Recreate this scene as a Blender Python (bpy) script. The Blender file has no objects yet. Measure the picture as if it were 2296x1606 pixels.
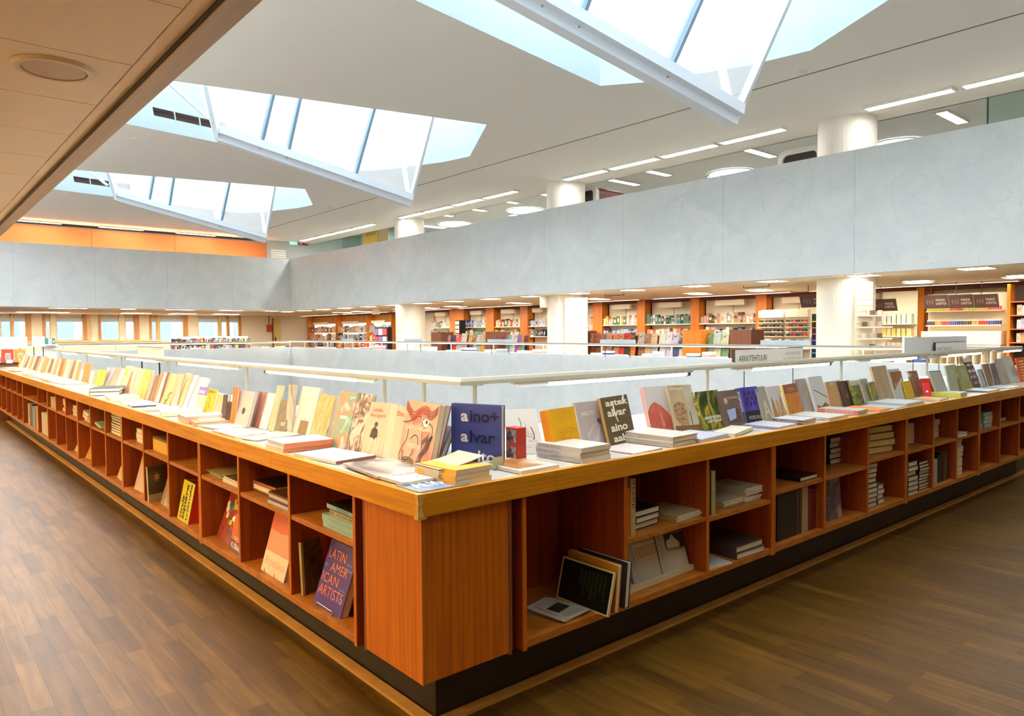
import bpy, bmesh, math, random
from mathutils import Vector, Matrix
random.seed(7)
SC = bpy.context.scene
COL = SC.collection

# ------------------------------------------------------------------ camera
FPX, YAW, PITCH, ROLL = 1632.8, math.radians(49.486), math.radians(-2.029), math.radians(-0.407)
CAM = Vector((-1.372, -2.11, 1.5))
_f = Vector((math.cos(PITCH)*math.cos(YAW), math.cos(PITCH)*math.sin(YAW), math.sin(PITCH)))
_r = Vector((math.sin(YAW), -math.cos(YAW), 0)); _u = _r.cross(_f)
RT = math.cos(ROLL)*_r + math.sin(ROLL)*_u
UP = -math.sin(ROLL)*_r + math.cos(ROLL)*_u
cd = bpy.data.cameras.new('camera'); co = bpy.data.objects.new('camera', cd); COL.objects.link(co)
cd.sensor_width = 36.0; cd.lens = FPX/2296*36.0; cd.clip_start = 0.05; cd.clip_end = 300
M = Matrix((RT, UP, -_f)).transposed().to_4x4(); M.translation = CAM
co.matrix_world = M
SC.camera = co

# ------------------------------------------------------------------ world, exposure
SKY = 3.9
w = bpy.data.worlds.new('world'); SC.world = w; w.use_nodes = True
bg = w.node_tree.nodes['Background']; bg.inputs[0].default_value = (0.93, 0.97, 1.0, 1); bg.inputs[1].default_value = SKY
SC.view_settings.view_transform = 'Standard'; SC.view_settings.look = 'None'
SC.view_settings.exposure = 1.12; SC.view_settings.gamma = 1.0; SC.view_settings.use_curve_mapping = False
SC.cycles.use_denoising = True
SC.cycles.max_bounces = 10; SC.cycles.diffuse_bounces = 6; SC.cycles.glossy_bounces = 3; SC.cycles.transparent_max_bounces = 12
SC.cycles.sample_clamp_indirect = 8.0
# lamp strengths (radiance of the luminous faces)
E_HALL, E_LOW, E_TUBE, E_WIDE, E_BACK = 14.0, 26.0, 5.5, 11.0, 7.5
for _k in range(-1, 3):      # daylight portals over the roof lights: they only guide the sampling of the sky
    l = bpy.data.lights.new('skylight_portal', 'AREA'); l.shape = 'RECTANGLE'; l.size = 6.6; l.size_y = 5.2
    l.cycles.is_portal = True
    o = bpy.data.objects.new('skylight_portal', l); COL.objects.link(o); o.location = (4.65, 2.9+7.25*_k, 7.25)

# ------------------------------------------------------------------ pixel helpers (points of the photo measured on real planes)
def ray(px, py): return RT*((px-1148)/FPX) - UP*((py-803)/FPX) + _f
def onz(px, py, z): d = ray(px, py); return CAM + d*((z-CAM.z)/d.z)
def onx(px, py, x): d = ray(px, py); return CAM + d*((x-CAM.x)/d.x)
def ony(px, py, y): d = ray(px, py); return CAM + d*((y-CAM.y)/d.y)

# ------------------------------------------------------------------ materials
def s2l(c):
    return tuple((v/255/12.92 if v/255 <= .04045 else ((v/255+.055)/1.055)**2.4) for v in c)
_mc = {}
def mat(rgb, rough=.5, metal=0, lin=False, spec=.5):
    k = (tuple(rgb), rough, metal, spec)
    if k in _mc: return _mc[k]
    m = bpy.data.materials.new('paint'); m.use_nodes = True
    b = m.node_tree.nodes['Principled BSDF']; c = rgb if lin else s2l(rgb)
    b.inputs['Base Color'].default_value = (*c, 1); b.inputs['Roughness'].default_value = rough
    b.inputs['Metallic'].default_value = metal; b.inputs['Specular IOR Level'].default_value = spec
    _mc[k] = m; return m
def emat(rgb, s):
    k = ('e', tuple(rgb), s)
    if k in _mc: return _mc[k]
    m = bpy.data.materials.new('luminous'); m.use_nodes = True
    b = m.node_tree.nodes['Principled BSDF']; b.inputs['Base Color'].default_value = (.8, .8, .8, 1)
    b.inputs['Emission Color'].default_value = (*rgb, 1); b.inputs['Emission Strength'].default_value = s
    _mc[k] = m; return m
def glass(tint=(.96, .985, .99), gl=.06, op=0.0, opc=(.8, .9, .95)):
    m = bpy.data.materials.new('glass'); m.use_nodes = True; nt = m.node_tree; nt.nodes.clear()
    o = nt.nodes.new('ShaderNodeOutputMaterial'); t = nt.nodes.new('ShaderNodeBsdfTransparent'); g = nt.nodes.new('ShaderNodeBsdfGlossy')
    t.inputs[0].default_value = (*tint, 1); g.inputs['Roughness'].default_value = .02
    lw = nt.nodes.new('ShaderNodeLayerWeight'); lw.inputs['Blend'].default_value = .5
    pw = nt.nodes.new('ShaderNodeMath'); pw.operation = 'POWER'; pw.inputs[1].default_value = 4.0; nt.links.new(lw.outputs['Facing'], pw.inputs[0])
    fr = nt.nodes.new('ShaderNodeMath'); fr.operation = 'MULTIPLY_ADD'; fr.inputs[1].default_value = .55; fr.inputs[2].default_value = .03; nt.links.new(pw.outputs[0], fr.inputs[0])
    x = nt.nodes.new('ShaderNodeMixShader'); nt.links.new(fr.outputs[0], x.inputs[0]); nt.links.new(t.outputs[0], x.inputs[1]); nt.links.new(g.outputs[0], x.inputs[2])
    nt.links.new(x.outputs[0], o.inputs[0]); return m
def tex_mat(name, cols, scale=(1, 1, 1), nscale=5.0, detail=6, rough=.5, kind='noise', dist=0.0, bump=0, poss=None, spec=.5, rough2=None):
    m = bpy.data.materials.new(name); m.use_nodes = True; nt = m.node_tree; b = nt.nodes['Principled BSDF']
    tc = nt.nodes.new('ShaderNodeTexCoord'); mp = nt.nodes.new('ShaderNodeMapping'); mp.inputs['Scale'].default_value = scale
    nt.links.new(tc.outputs['Object'], mp.inputs[0])
    if kind == 'voro':
        n = nt.nodes.new('ShaderNodeTexVoronoi'); n.inputs['Scale'].default_value = nscale; out = n.outputs['Color']
    else:
        n = nt.nodes.new('ShaderNodeTexNoise'); n.inputs['Scale'].default_value = nscale; n.inputs['Detail'].default_value = detail
        n.inputs['Distortion'].default_value = dist; out = n.outputs['Fac']
    nt.links.new(mp.outputs[0], n.inputs['Vector'])
    r = nt.nodes.new('ShaderNodeValToRGB'); nt.links.new(out, r.inputs[0])
    while len(r.color_ramp.elements) < len(cols): r.color_ramp.elements.new(.5)
    lo, hi = .3, .7
    for i, c in enumerate(cols):
        r.color_ramp.elements[i].position = poss[i] if poss else lo+(hi-lo)*i/max(1, len(cols)-1)
        r.color_ramp.elements[i].color = (*s2l(c), 1)
    nt.links.new(r.outputs[0], b.inputs['Base Color']); b.inputs['Roughness'].default_value = rough; b.inputs['Specular IOR Level'].default_value = spec
    if bump:
        bp = nt.nodes.new('ShaderNodeBump'); bp.inputs['Strength'].default_value = bump; bp.inputs['Distance'].default_value = .002
        nt.links.new(n.outputs['Fac'] if kind != 'voro' else n.outputs['Distance'], bp.inputs['Height']); nt.links.new(bp.outputs[0], b.inputs['Normal'])
    return m
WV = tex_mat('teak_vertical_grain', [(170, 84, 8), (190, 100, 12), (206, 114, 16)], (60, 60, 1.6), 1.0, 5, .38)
WX = tex_mat('teak_grain_x', [(184, 112, 16), (208, 136, 22), (220, 150, 30)], (2.2, 60, 60), 1.0, 5, .33)
WY = tex_mat('teak_grain_y', [(184, 112, 16), (208, 136, 22), (220, 150, 30)], (60, 2.2, 60), 1.0, 5, .33)
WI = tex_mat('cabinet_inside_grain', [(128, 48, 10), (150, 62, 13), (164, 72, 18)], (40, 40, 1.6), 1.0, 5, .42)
WS = tex_mat('shelf_board_grain', [(150, 84, 22), (176, 104, 30), (190, 118, 38)], (12, 12, 60), 1.0, 4, .4)
WEDGE = tex_mat('worn_corner_wood', [(236, 200, 120), (206, 156, 70), (244, 216, 150)], (20, 20, 20), 1.0, 6, .6)
ORW = tex_mat('orange_wood_panel', [(206, 112, 20), (226, 134, 34)], (20, 20, 1.2), 1.0, 4, .4)
BRW = tex_mat('brown_laminate', [(118, 68, 46), (134, 80, 54)], (30, 30, 2), 1.0, 4, .5)
def marble(name, c1, c2, vein, joint):
    m = tex_mat(name, [c1, c2], (1, 1, 1), 1.1, 8, .32, dist=1.5)
    nt = m.node_tree; b = nt.nodes['Principled BSDF']; tc = [n for n in nt.nodes if n.type == 'TEX_COORD'][0]
    base = b.inputs['Base Color'].links[0].from_socket
    mp = nt.nodes.new('ShaderNodeMapping'); mp.inputs['Rotation'].default_value = (.6, .5, .4); nt.links.new(tc.outputs['Object'], mp.inputs[0])
    n = nt.nodes.new('ShaderNodeTexNoise'); n.inputs['Scale'].default_value = .9; n.inputs['Detail'].default_value = 8; n.inputs['Distortion'].default_value = 3.0
    nt.links.new(mp.outputs[0], n.inputs['Vector'])
    r = nt.nodes.new('ShaderNodeValToRGB'); e = r.color_ramp.elements
    e[0].position = .485; e[0].color = (0, 0, 0, 1); e[1].position = .5; e[1].color = (1, 1, 1, 1); x = e.new(.515); x.color = (0, 0, 0, 1)
    nt.links.new(n.outputs['Fac'], r.inputs[0])
    mx = nt.nodes.new('ShaderNodeMix'); mx.data_type = 'RGBA'; mx.inputs[7].default_value = (*s2l(vein), 1); nt.links.new(base, mx.inputs[6])
    ml = nt.nodes.new('ShaderNodeMath'); ml.operation = 'MULTIPLY'; ml.inputs[1].default_value = .22; nt.links.new(r.outputs[0], ml.inputs[0]); nt.links.new(ml.outputs[0], mx.inputs[0])
    nt.links.new(mx.outputs[2], b.inputs['Base Color']); return m
MARB = marble('white_marble', (208, 216, 220), (222, 228, 230), (172, 184, 192), 0)
def floor_mat():
    m = bpy.data.materials.new('oak_parquet'); m.use_nodes = True; nt = m.node_tree; b = nt.nodes['Principled BSDF']
    tc = nt.nodes.new('ShaderNodeTexCoord'); mp = nt.nodes.new('ShaderNodeMapping'); mp.inputs['Rotation'].default_value = (0, 0, math.radians(90))
    nt.links.new(tc.outputs['Object'], mp.inputs[0])
    br = nt.nodes.new('ShaderNodeTexBrick'); br.offset = .37; br.offset_frequency = 2
    br.inputs['Scale'].default_value = 1.0; br.inputs['Brick Width'].default_value = .55; br.inputs['Row Height'].default_value = .082
    br.inputs['Mortar Size'].default_value = .0012; br.inputs['Bias'].default_value = 0.0; br.inputs['Mortar Smooth'].default_value = .3
    br.inputs['Color1'].default_value = (*s2l((106, 73, 22)), 1); br.inputs['Color2'].default_value = (*s2l((82, 54, 15)), 1); br.inputs['Mortar'].default_value = (*s2l((50, 32, 12)), 1)
    nt.links.new(mp.outputs[0], br.inputs['Vector'])
    mp2 = nt.nodes.new('ShaderNodeMapping'); mp2.inputs['Scale'].default_value = (26, 2.2, 1); nt.links.new(tc.outputs['Object'], mp2.inputs[0])
    n = nt.nodes.new('ShaderNodeTexNoise'); n.inputs['Scale'].default_value = 1.0; n.inputs['Detail'].default_value = 6; n.inputs['Distortion'].default_value = .6
    nt.links.new(mp2.outputs[0], n.inputs['Vector'])
    r = nt.nodes.new('ShaderNodeValToRGB'); r.color_ramp.elements[0].color = (.62, .62, .62, 1); r.color_ramp.elements[1].color = (1.15, 1.15, 1.15, 1)
    r.color_ramp.elements[0].position = .3; r.color_ramp.elements[1].position = .7
    nt.links.new(n.outputs['Fac'], r.inputs[0])
    mx = nt.nodes.new('ShaderNodeMix'); mx.data_type = 'RGBA'; mx.blend_type = 'MULTIPLY'; mx.inputs[0].default_value = 1
    nt.links.new(br.outputs['Color'], mx.inputs[6]); nt.links.new(r.outputs[0], mx.inputs[7]); nt.links.new(mx.outputs[2], b.inputs['Base Color'])
    b.inputs['Roughness'].default_value = .42; b.inputs['Specular IOR Level'].default_value = .2
    return m
FLOOR = floor_mat()
CEIL = mat((240, 237, 228), .8); CEILLOW = mat((250, 236, 208), .7); CREAM = mat((236, 226, 202), .7); WHITE = mat((240, 240, 236), .4)
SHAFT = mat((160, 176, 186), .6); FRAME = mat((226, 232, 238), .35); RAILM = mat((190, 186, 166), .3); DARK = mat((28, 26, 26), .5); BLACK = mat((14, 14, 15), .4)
PLINTH = mat((44, 36, 28), .5); PAPER = mat((224, 214, 190), .75); GLASS = glass(); CHROME = mat((210, 210, 212), .2, 1)
LAM = mat((176, 170, 162), .25)

MILK = glass(); _nt = MILK.node_tree; _out = [n for n in _nt.nodes if n.type == 'OUTPUT_MATERIAL'][0]; _src = _out.inputs[0].links[0].from_socket
_tl = _nt.nodes.new('ShaderNodeBsdfTranslucent'); _tl.inputs[0].default_value = (.95, .98, 1, 1); _mx = _nt.nodes.new('ShaderNodeMixShader'); _mx.inputs[0].default_value = .24
_nt.links.new(_src, _mx.inputs[1]); _nt.links.new(_tl.outputs[0], _mx.inputs[2]); _nt.links.new(_mx.outputs[0], _out.inputs[0])
# ------------------------------------------------------------------ mesh builder
class MB:
    def __init__(s): s.v = []; s.f = []; s.m = []
    def add(s, vs, fs, mi=0):
        n = len(s.v); s.v += [tuple(v) for v in vs]; s.f += [tuple(i+n for i in f) for f in fs]; s.m += [mi]*len(fs); return s
    def box(s, x0, x1, y0, y1, z0, z1, mi=0):
        x0, x1 = min(x0, x1), max(x0, x1); y0, y1 = min(y0, y1), max(y0, y1); z0, z1 = min(z0, z1), max(z0, z1)
        return s.add([(x0, y0, z0), (x1, y0, z0), (x1, y1, z0), (x0, y1, z0), (x0, y0, z1), (x1, y0, z1), (x1, y1, z1), (x0, y1, z1)],
                     [(0, 3, 2, 1), (4, 5, 6, 7), (0, 1, 5, 4), (1, 2, 6, 5), (2, 3, 7, 6), (3, 0, 4, 7)], mi)
    def quad(s, a, b, c, d, mi=0): return s.add([a, b, c, d], [(0, 1, 2, 3)], mi)
    def tube(s, a, b, r, n=10, mi=0, r2=None):
        a = Vector(a); b = Vector(b); d = (b-a).normalized(); t = Vector((0, 0, 1)) if abs(d.z) < .9 else Vector((1, 0, 0))
        u = d.cross(t).normalized(); v = d.cross(u); r2 = r if r2 is None else r2
        vs = [a+(u*math.cos(2*math.pi*i/n)+v*math.sin(2*math.pi*i/n))*r for i in range(n)] + [b+(u*math.cos(2*math.pi*i/n)+v*math.sin(2*math.pi*i/n))*r2 for i in range(n)]
        fs = [(i, (i+1) % n, n+(i+1) % n, n+i) for i in range(n)] + [tuple(range(n-1, -1, -1)), tuple(range(n, 2*n))]
        return s.add(vs, fs, mi)
    def beam(s, a, b, w, h, mi=0, upv=(0, 0, 1)):
        a = Vector(a); b = Vector(b); d = (b-a).normalized(); u = d.cross(Vector(upv)).normalized()*w/2; v = u.cross(d).normalized()*h/2
        vs = [p+q for p in (a, b) for q in (-u-v, u-v, u+v, -u+v)]
        return s.add(vs, [(0, 3, 2, 1), (4, 5, 6, 7), (0, 1, 5, 4), (1, 2, 6, 5), (2, 3, 7, 6), (3, 0, 4, 7)], mi)
    def prism(s, pts, z0, z1, mi=0):
        n = len(pts); vs = [(x, y, z0) for x, y in pts]+[(x, y, z1) for x, y in pts]
        return s.add(vs, [tuple(range(n-1, -1, -1)), tuple(range(n, 2*n))]+[(i, (i+1) % n, n+(i+1) % n, n+i) for i in range(n)], mi)
    def disc(s, c, r, n=24, z=None, mi=0): return s.add([(c[0]+r*math.cos(2*math.pi*i/n), c[1]+r*math.sin(2*math.pi*i/n), c[2]) for i in range(n)], [tuple(range(n))], mi)
    def build(s, name, mats, parent=None, smooth=False, bevel=0):
        me = bpy.data.meshes.new(name); me.from_pydata(s.v, [], s.f)
        if not isinstance(mats, (list, tuple)): mats = [mats]
        for m in mats: me.materials.append(m)
        me.polygons.foreach_set('material_index', s.m)
        if smooth: me.polygons.foreach_set('use_smooth', [True]*len(s.f))
        me.update()
        bm = bmesh.new(); bm.from_mesh(me); bmesh.ops.recalc_face_normals(bm, faces=bm.faces); bm.to_mesh(me); bm.free()
        o = bpy.data.objects.new(name, me); COL.objects.link(o)
        if parent: o.parent = parent
        if bevel:
            b = o.modifiers.new('bevel', 'BEVEL'); b.width = bevel; b.segments = 2; b.limit_method = 'ANGLE'
        return o
def tag(o, label=None, cat=None, group=None, kind=None):
    for k, v in (('label', label), ('category', cat), ('group', group), ('kind', kind)):
        if v: o[k] = v
    return o
def empty(name, loc=(0, 0, 0), label=None, cat=None, group=None, mw=None):
    o = bpy.data.objects.new(name, None); COL.objects.link(o); o.empty_display_size = .05
    if mw is not None: o.matrix_world = mw
    else: o.location = loc
    return tag(o, label, cat, group)
def struct(mb, name, mats, **k): o = mb.build(name, mats, **k); o['kind'] = 'structure'; return o
def local(o):                       # bake the mesh of a world-built top-level object around its own base point
    me = o.data; n = len(me.vertices); xs = [v.co for v in me.vertices]
    c = Vector(((min(v.x for v in xs)+max(v.x for v in xs))/2, (min(v.y for v in xs)+max(v.y for v in xs))/2, min(v.z for v in xs)))
    me.transform(Matrix.Translation(-c)); o.location = c; return o
_tc = {}
def text_mesh(s, bold=0):
    k = (s, bold)
    if k not in _tc:
        cu = bpy.data.curves.new('lettering', 'FONT'); cu.body = s; cu.size = 1; cu.offset = bold; cu.resolution_u = 3
        o = bpy.data.objects.new('lettering', cu); COL.objects.link(o); bpy.context.view_layer.update()
        me = bpy.data.meshes.new_from_object(o.evaluated_get(bpy.context.evaluated_depsgraph_get()))
        bpy.data.objects.remove(o); bpy.data.curves.remove(cu)
        xs = [v.co.x for v in me.vertices]; ys = [v.co.y for v in me.vertices]
        me.transform(Matrix.Translation((-min(xs), -min(ys), 0)))
        _tc[k] = (me, max(xs)-min(xs), max(ys)-min(ys))
    return _tc[k]
def text(s, mw, W, H, color, parent, name='lettering', bold=.01):
    """lettering in the X-Y plane of mw, filling a box W x H from its lower left corner"""
    src, w0, h0 = text_mesh(s, bold); me = src.copy(); me.transform(Matrix.Diagonal((W/w0, H/h0, 1, 1)))
    me.transform(mw); me.materials.clear(); me.materials.append(color if not isinstance(color, tuple) else mat(color, .5))
    o = bpy.data.objects.new(name, me); COL.objects.link(o); o.parent = parent; return o
FACE = Matrix.Rotation(math.radians(90), 4, 'X')     # X right, Z up, looking along +Y
# ================================================================== SETTING
XW, YW = 10.33, 24.6                    # far edges of the atrium opening
ZL, ZB, ZC = 2.39, 4.35, 5.1            # low ceiling, top of upper marble band, main ceiling
# floor slab with the atrium opening
mb = MB()
for x0, x1, y0, y1 in ((-6, .68, -7, 34), (.68, 16, -7, .68), (XW+.12, 16, .68, 34), (.68, XW+.12, YW+.12, 34)): mb.box(x0, x1, y0, y1, -.35, 0)
struct(mb, 'floor', FLOOR)
struct(MB().box(.5, 11, .5, 25, -3.6, -3.4), 'floor_lower', FLOOR)
# marble parapets of the atrium, one object per side
struct(MB().box(XW, XW+.12, .80, YW+.12, -3.4, .99), 'wall_atrium_right', MARB)
struct(MB().box(.80, XW, YW, YW+.12, -3.4, .99), 'wall_atrium_far', MARB)
struct(MB().box(.681, .80, .681, YW+.12, -3.4, .985), 'wall_atrium_left', MARB)
struct(MB().box(.80, XW+.12, .681, .80, -3.4, .985), 'wall_atrium_near', MARB)
def band(name, axis, at, a0, a1, pitch, out):
    mb = MB(); n = max(1, round((a1-a0)/pitch)); g = .004
    for i in range(n):
        p, q = a0+(a1-a0)*i/n+g/2, a0+(a1-a0)*(i+1)/n-g/2
        if axis == 'x': mb.box(at, at+out, p, q, ZL, ZB)
        else: mb.box(p, q, at, at+out, ZL, ZB)
    if axis == 'x': mb.box(at+.02, at+out-.02, a0, a1, ZL+.01, ZB-.01)
    else: mb.box(a0, a1, at+.02, at+out-.02, ZL+.01, ZB-.01)
    return struct(mb, name, MARB)
band('wall_upper_right', 'x', XW, -1.6, YW+.15, 2.35, .15)
band('wall_upper_far', 'y', YW, -.65, XW, 2.2, .15)
band('wall_upper_left', 'x', -.65, -1.6, YW, 2.35, -.12)
band('wall_upper_near', 'y', -1.6, -.65, XW, 2.35, -.12)
# low ceilings (upper floor slab), with panel joints over the left aisle
mb = MB()
ys = [-7+.0*i for i in range(0)]
y = -1.64
P = []
while y < YW: P.append((y, y+.54)); y += .54
for a, b in P:
    mb.box(-6, -.745, a+.003, b-.003, ZL-.012, ZL+.6)
mb.box(-.74, -.69, -1.6, YW, ZL-.014, ZL+.02)
mb.box(-6, -.69, -1.6, YW, ZL+.02, ZL+.7)
mb.box(-6, 16, -7, -1.72, ZL, ZL+.7)
struct(mb, 'ceiling_left', CEILLOW)
struct(MB().box(-.69, -.62, -1.6, YW, ZL-.035, ZL-.0), 'trim_1', tex_mat('edge_batten', [(176, 150, 112), (196, 172, 134)], (30, 1, 30), 1, 3, .5))
struct(MB().box(-.695, -.685, -1.6, YW, ZL-.03, ZL+.01), 'trim_2', DARK)
struct(MB().box(XW+.15, 16, -1.72, 34, ZL, ZL+.7), 'ceiling_right', CEILLOW)
struct(MB().box(-6, XW+.15, YW+.15, 34, ZL, ZL+.7), 'ceiling_far', CEILLOW)
# main ceiling: rectangle with the skylight openings, built as a filled outline with holes
OPEN = [(1.6, 1.75), (6.6, .6), (7.75, 2.6), (7.62, 3.35), (7.1, 4.65), (6.65, 5.25), (1.6, 4.4), (1.25, 3.2)]
SH = [7.25*k for k in (-1, 0, 1, 2)]
def plate(z, outer, holes):
    bm = bmesh.new(); es = []
    for loop in [outer]+holes:
        vs = [bm.verts.new((x, y, z)) for x, y in loop]
        es += [bm.edges.new((vs[i], vs[(i+1) % len(vs)])) for i in range(len(vs))]
    bmesh.ops.triangle_fill(bm, use_beauty=True, use_dissolve=False, edges=es)
    # drop the faces that fill the holes
    def inside(p, poly):
        c = False
        for i in range(len(poly)):
            a, b = poly[i], poly[i-1]
            if (a[1] > p.y) != (b[1] > p.y) and p.x < (b[0]-a[0])*(p.y-a[1])/(b[1]-a[1])+a[0]: c = not c
        return c
    kill = [f for f in bm.faces if any(inside(f.calc_center_median(), h) for h in holes)]
    bmesh.ops.delete(bm, geom=kill, context='FACES_ONLY')
    me = bpy.data.meshes.new('ceiling'); bm.to_mesh(me); bm.free(); return me
me = plate(ZC, [(-6, -7), (8.56, -7), (8.56, 34), (-6, 34)], [[(x, y+s) for x, y in OPEN] for s in SH])
struct(MB().box(8.55, 8.58, -7, 34, ZC-.003, ZC+.01), 'trim_4', mat((120, 114, 104), .7))
me.materials.append(CEIL); o = bpy.data.objects.new('ceiling_main', me); COL.objects.link(o); o['kind'] = 'structure'
struct(MB().box(8.57, 11.75, -7, 34, ZC, ZC+.1), 'ceiling_edge_strip', CEIL)
struct(MB().box(11.72, 11.75, -7, 34, ZC, ZC+.5).box(11.75, 17, -7, 34, ZC+.45, ZC+.5), 'ceiling_gallery', mat((226, 230, 226), .7))
# skylight shafts and hanging glass prisms
HL, HR = Vector((3.0, 3.45, 4.86)), Vector((6.5, 2.93, 4.04))
for k, s in enumerate(SH):
    n = len(OPEN); T = 7.2
    top = [(4.6+(x-4.6)*1.12, 2.95+(y-2.95)*1.1) for x, y in OPEN]
    mb = MB()
    for i in range(n):
        j = (i+1) % n; a, b = OPEN[i], OPEN[j]; c, d = top[j], top[i]
        P0 = (a[0], a[1]+s, ZC); P1 = (b[0], b[1]+s, ZC); P2 = (c[0], c[1]+s, T); P3 = (d[0], d[1]+s, T)
        if i == 5:     # the long far side carries the dark slot
            def L(p, q, t): return tuple(p[m]+(q[m]-p[m])*t for m in range(3))
            def G(u, v): return L(L(P0, P1, u), L(P3, P2, u), v)
            u0, u1, v0, v1 = .60, .86, .12, .19
            mb.quad(G(0, 0), G(u0, 0), G(u0, 1), G(0, 1)); mb.quad(G(u1, 0), G(1, 0), G(1, 1), G(u1, 1))
            mb.quad(G(u0, 0), G(u1, 0), G(u1, v0), G(u0, v0)); mb.quad(G(u0, v1), G(u1, v1), G(u1, 1), G(u0, 1))
            back = [tuple(Vector(G(u, v))+Vector((0, .22, 0))) for u, v in ((u0, v0), (u1, v0), (u1, v1), (u0, v1))]
            fr = [G(u0, v0), G(u1, v0), G(u1, v1), G(u0, v1)]
            for q in range(4): mb.quad(fr[q], fr[(q+1) % 4], back[(q+1) % 4], back[q], 1 if q else 0)
            mb.quad(*back, 1)
            for t in (.38, .72):
                A = Vector(G(u0+(u1-u0)*t, v0)); B = Vector(G(u0+(u1-u0)*t, v1)); mb.beam(A, B, .02, .02, 0, (0, 1, 0))
        else: mb.quad(P0, P1, P2, P3)
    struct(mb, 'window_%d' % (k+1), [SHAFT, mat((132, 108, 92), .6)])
    # roof glazing bars over the shaft
    rb = MB(); D = Vector((0, s, 0))
    ridge0, ridge1 = Vector((2.2, 2.9, 8.0))+D, Vector((7.0, 2.9, 8.0))+D
    rb.beam(ridge0, ridge1, .12, .16)
    for t in range(7):
        p = ridge0.lerp(ridge1, t/6)
        rb.beam(p, (p.x, .2+s, 7.15), .07, .14); rb.beam(p, (p.x, 5.6+s, 7.15), .07, .14)
    rb.beam((2.2, 2.9+s, 8.0), (1.0, .4+s, 7.15), .09, .12); rb.beam((7.0, 2.9+s, 8.0), (8.3, 5.4+s, 7.15), .09, .12)
    rb.beam((.9, .15+s, 7.2), (8.5, .15+s, 7.2), .12, .2); rb.beam((.9, 5.65+s, 7.2), (8.5, 5.65+s, 7.2), .12, .2)
    rb.beam((4.6, 2.9+s, 7.95), (6.4, .3+s, 7.2), .16, .2); rb.beam((6.4, .3+s, 7.15), (7.6, 4.9+s, 7.15), .12, .18)
    r = empty('skylight_prism', HL+D, ['', 'white framed glass skylight prism cut by the top edge of the picture', 'white framed glass skylight prism in the middle of the ceiling', 'smallest and farthest white framed glass skylight prism near the orange wall'][k] if k else 'white framed glass skylight prism over the near end of the hall', 'skylight', 'glass prisms hanging from the ceiling')
    def q(v): return tuple(Vector(v)-HL)
    for vtx in range(len(rb.v)): rb.v[vtx] = tuple(Vector(rb.v[vtx])-HL-D)
    rb.build('roof_bars', FRAME, r)
    MB().quad((-2.2, -3.3, 2.29), (5.5, -3.3, 2.29), (4.0, -.55, 3.12), (-.8, -.55, 3.12)).quad((-2.2, 2.2, 2.29), (5.5, 2.2, 2.29), (4.0, -.55, 3.12), (-.8, -.55, 3.12)).quad((-2.2, -3.3, 2.29), (-2.2, 2.2, 2.29), (-.8, -.55, 3.12), (-.8, -.55, 3.121)).quad((5.5, -3.3, 2.29), (5.5, 2.2, 2.29), (4.0, -.55, 3.12), (4.0, -.55, 3.121)).build('roof_glazing', GLASS, r)
    NL, NR = Vector((2.41, 2.72, 6.4)), Vector((6.43, 1.54, 6.4)); FL, FR = Vector((2.9, 4.3, 6.4)), Vector((6.5, 3.5, 6.4))
    def kp(t): return HL.lerp(HR, t)
    nearT = {0: NL, .19: Vector((3.76, 2.33, 6.4)), .32: Vector((4.16, 2.21, 6.4)), .67: Vector((5.42, 1.84, 6.4)), 1: NR}
    kb = MB(); kb.beam(q(HL), q(HR), .15, .12); kb.beam(q(HL+Vector((0, -.06, .11))), q(HR+Vector((0, -.06, .11))), .22, .13)
    kb.build('keel_beam', FRAME, r)
    fb = MB(); fb.beam(q(HL), q(NL), .07, .16); fb.beam(q(HR), q(NR), .05, .10)
    fb.beam(q(HL), q(FL), .06, .12); fb.beam(q(HR), q(FR), .05, .09); fb.beam(q(NL), q(NR), .12, .12); fb.beam(q(FL), q(FR), .12, .12); fb.beam(q(NL), q(FL), .1, .12); fb.beam(q(NR), q(FR), .1, .12)
    fb.beam(q(HL+Vector((-.25, -.22, .26))), q((1.2, 3.45, 6.4)), .05, .06); fb.build('frame', FRAME, r)
    for t in (.19, .32, .67):
        MB().beam(q(kp(t)), q(nearT[t]), .05, .10).build('mullion', mat((150, 172, 190), .35), r)
        MB().beam(q(kp(t)), q(FL.lerp(FR, t)), .10, .10).build('mullion', mat((240, 244, 248), .35), r)
    def pane(*p): MB().add([q(v) for v in p], [tuple(range(len(p)))]).build('glass_pane', MILK, r)
    ts = [0, .19, .32, .67, 1]
    for a, b in zip(ts[:-1], ts[1:]):
        pane(kp(a), kp(b), nearT[b], nearT[a]); pane(kp(a), kp(b), FL.lerp(FR, b), FL.lerp(FR, a))
    pane(HL, NL, FL); pane(HR, NR, FR)
# outer walls
struct(MB().box(-6.2, -6, -7, 34, -.3, ZC), 'wall_left', CREAM)
struct(MB().box(-6, 17, -7.2, -7, -.3, ZC+.5), 'wall_near', CREAM)
struct(MB().box(15.55, 15.7, -7, 34, 0, ZL), 'wall_right', CREAM)
struct(MB().box(17, 17.2, -7, 34, ZL+.6, ZC+.5), 'wall_gallery', mat((214, 222, 222), .7))
# upper far wall: orange felt panels, then grey
mb = MB(); xs = [-6, 1.2, 3.8, 6.4, 9.72]
for a, b in zip(xs[:-1], xs[1:]): mb.box(a+.006, b-.006, 25.3, 25.4, ZL+.7, ZC-.10)
mb.box(-6, 9.72, 25.33, 25.42, ZL+.7, ZC-.12)
struct(mb, 'wall_orange', mat((224, 138, 84), .85))
struct(MB().box(-1, 9.7, 25.22, 25.42, ZC-.07, ZC-.01), 'trim_3', DARK)
struct(MB().box(9.72, 17, 25.3, 25.42, ZL+.7, ZC+.45), 'wall_grey', mat((190, 196, 196), .7))
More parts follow.
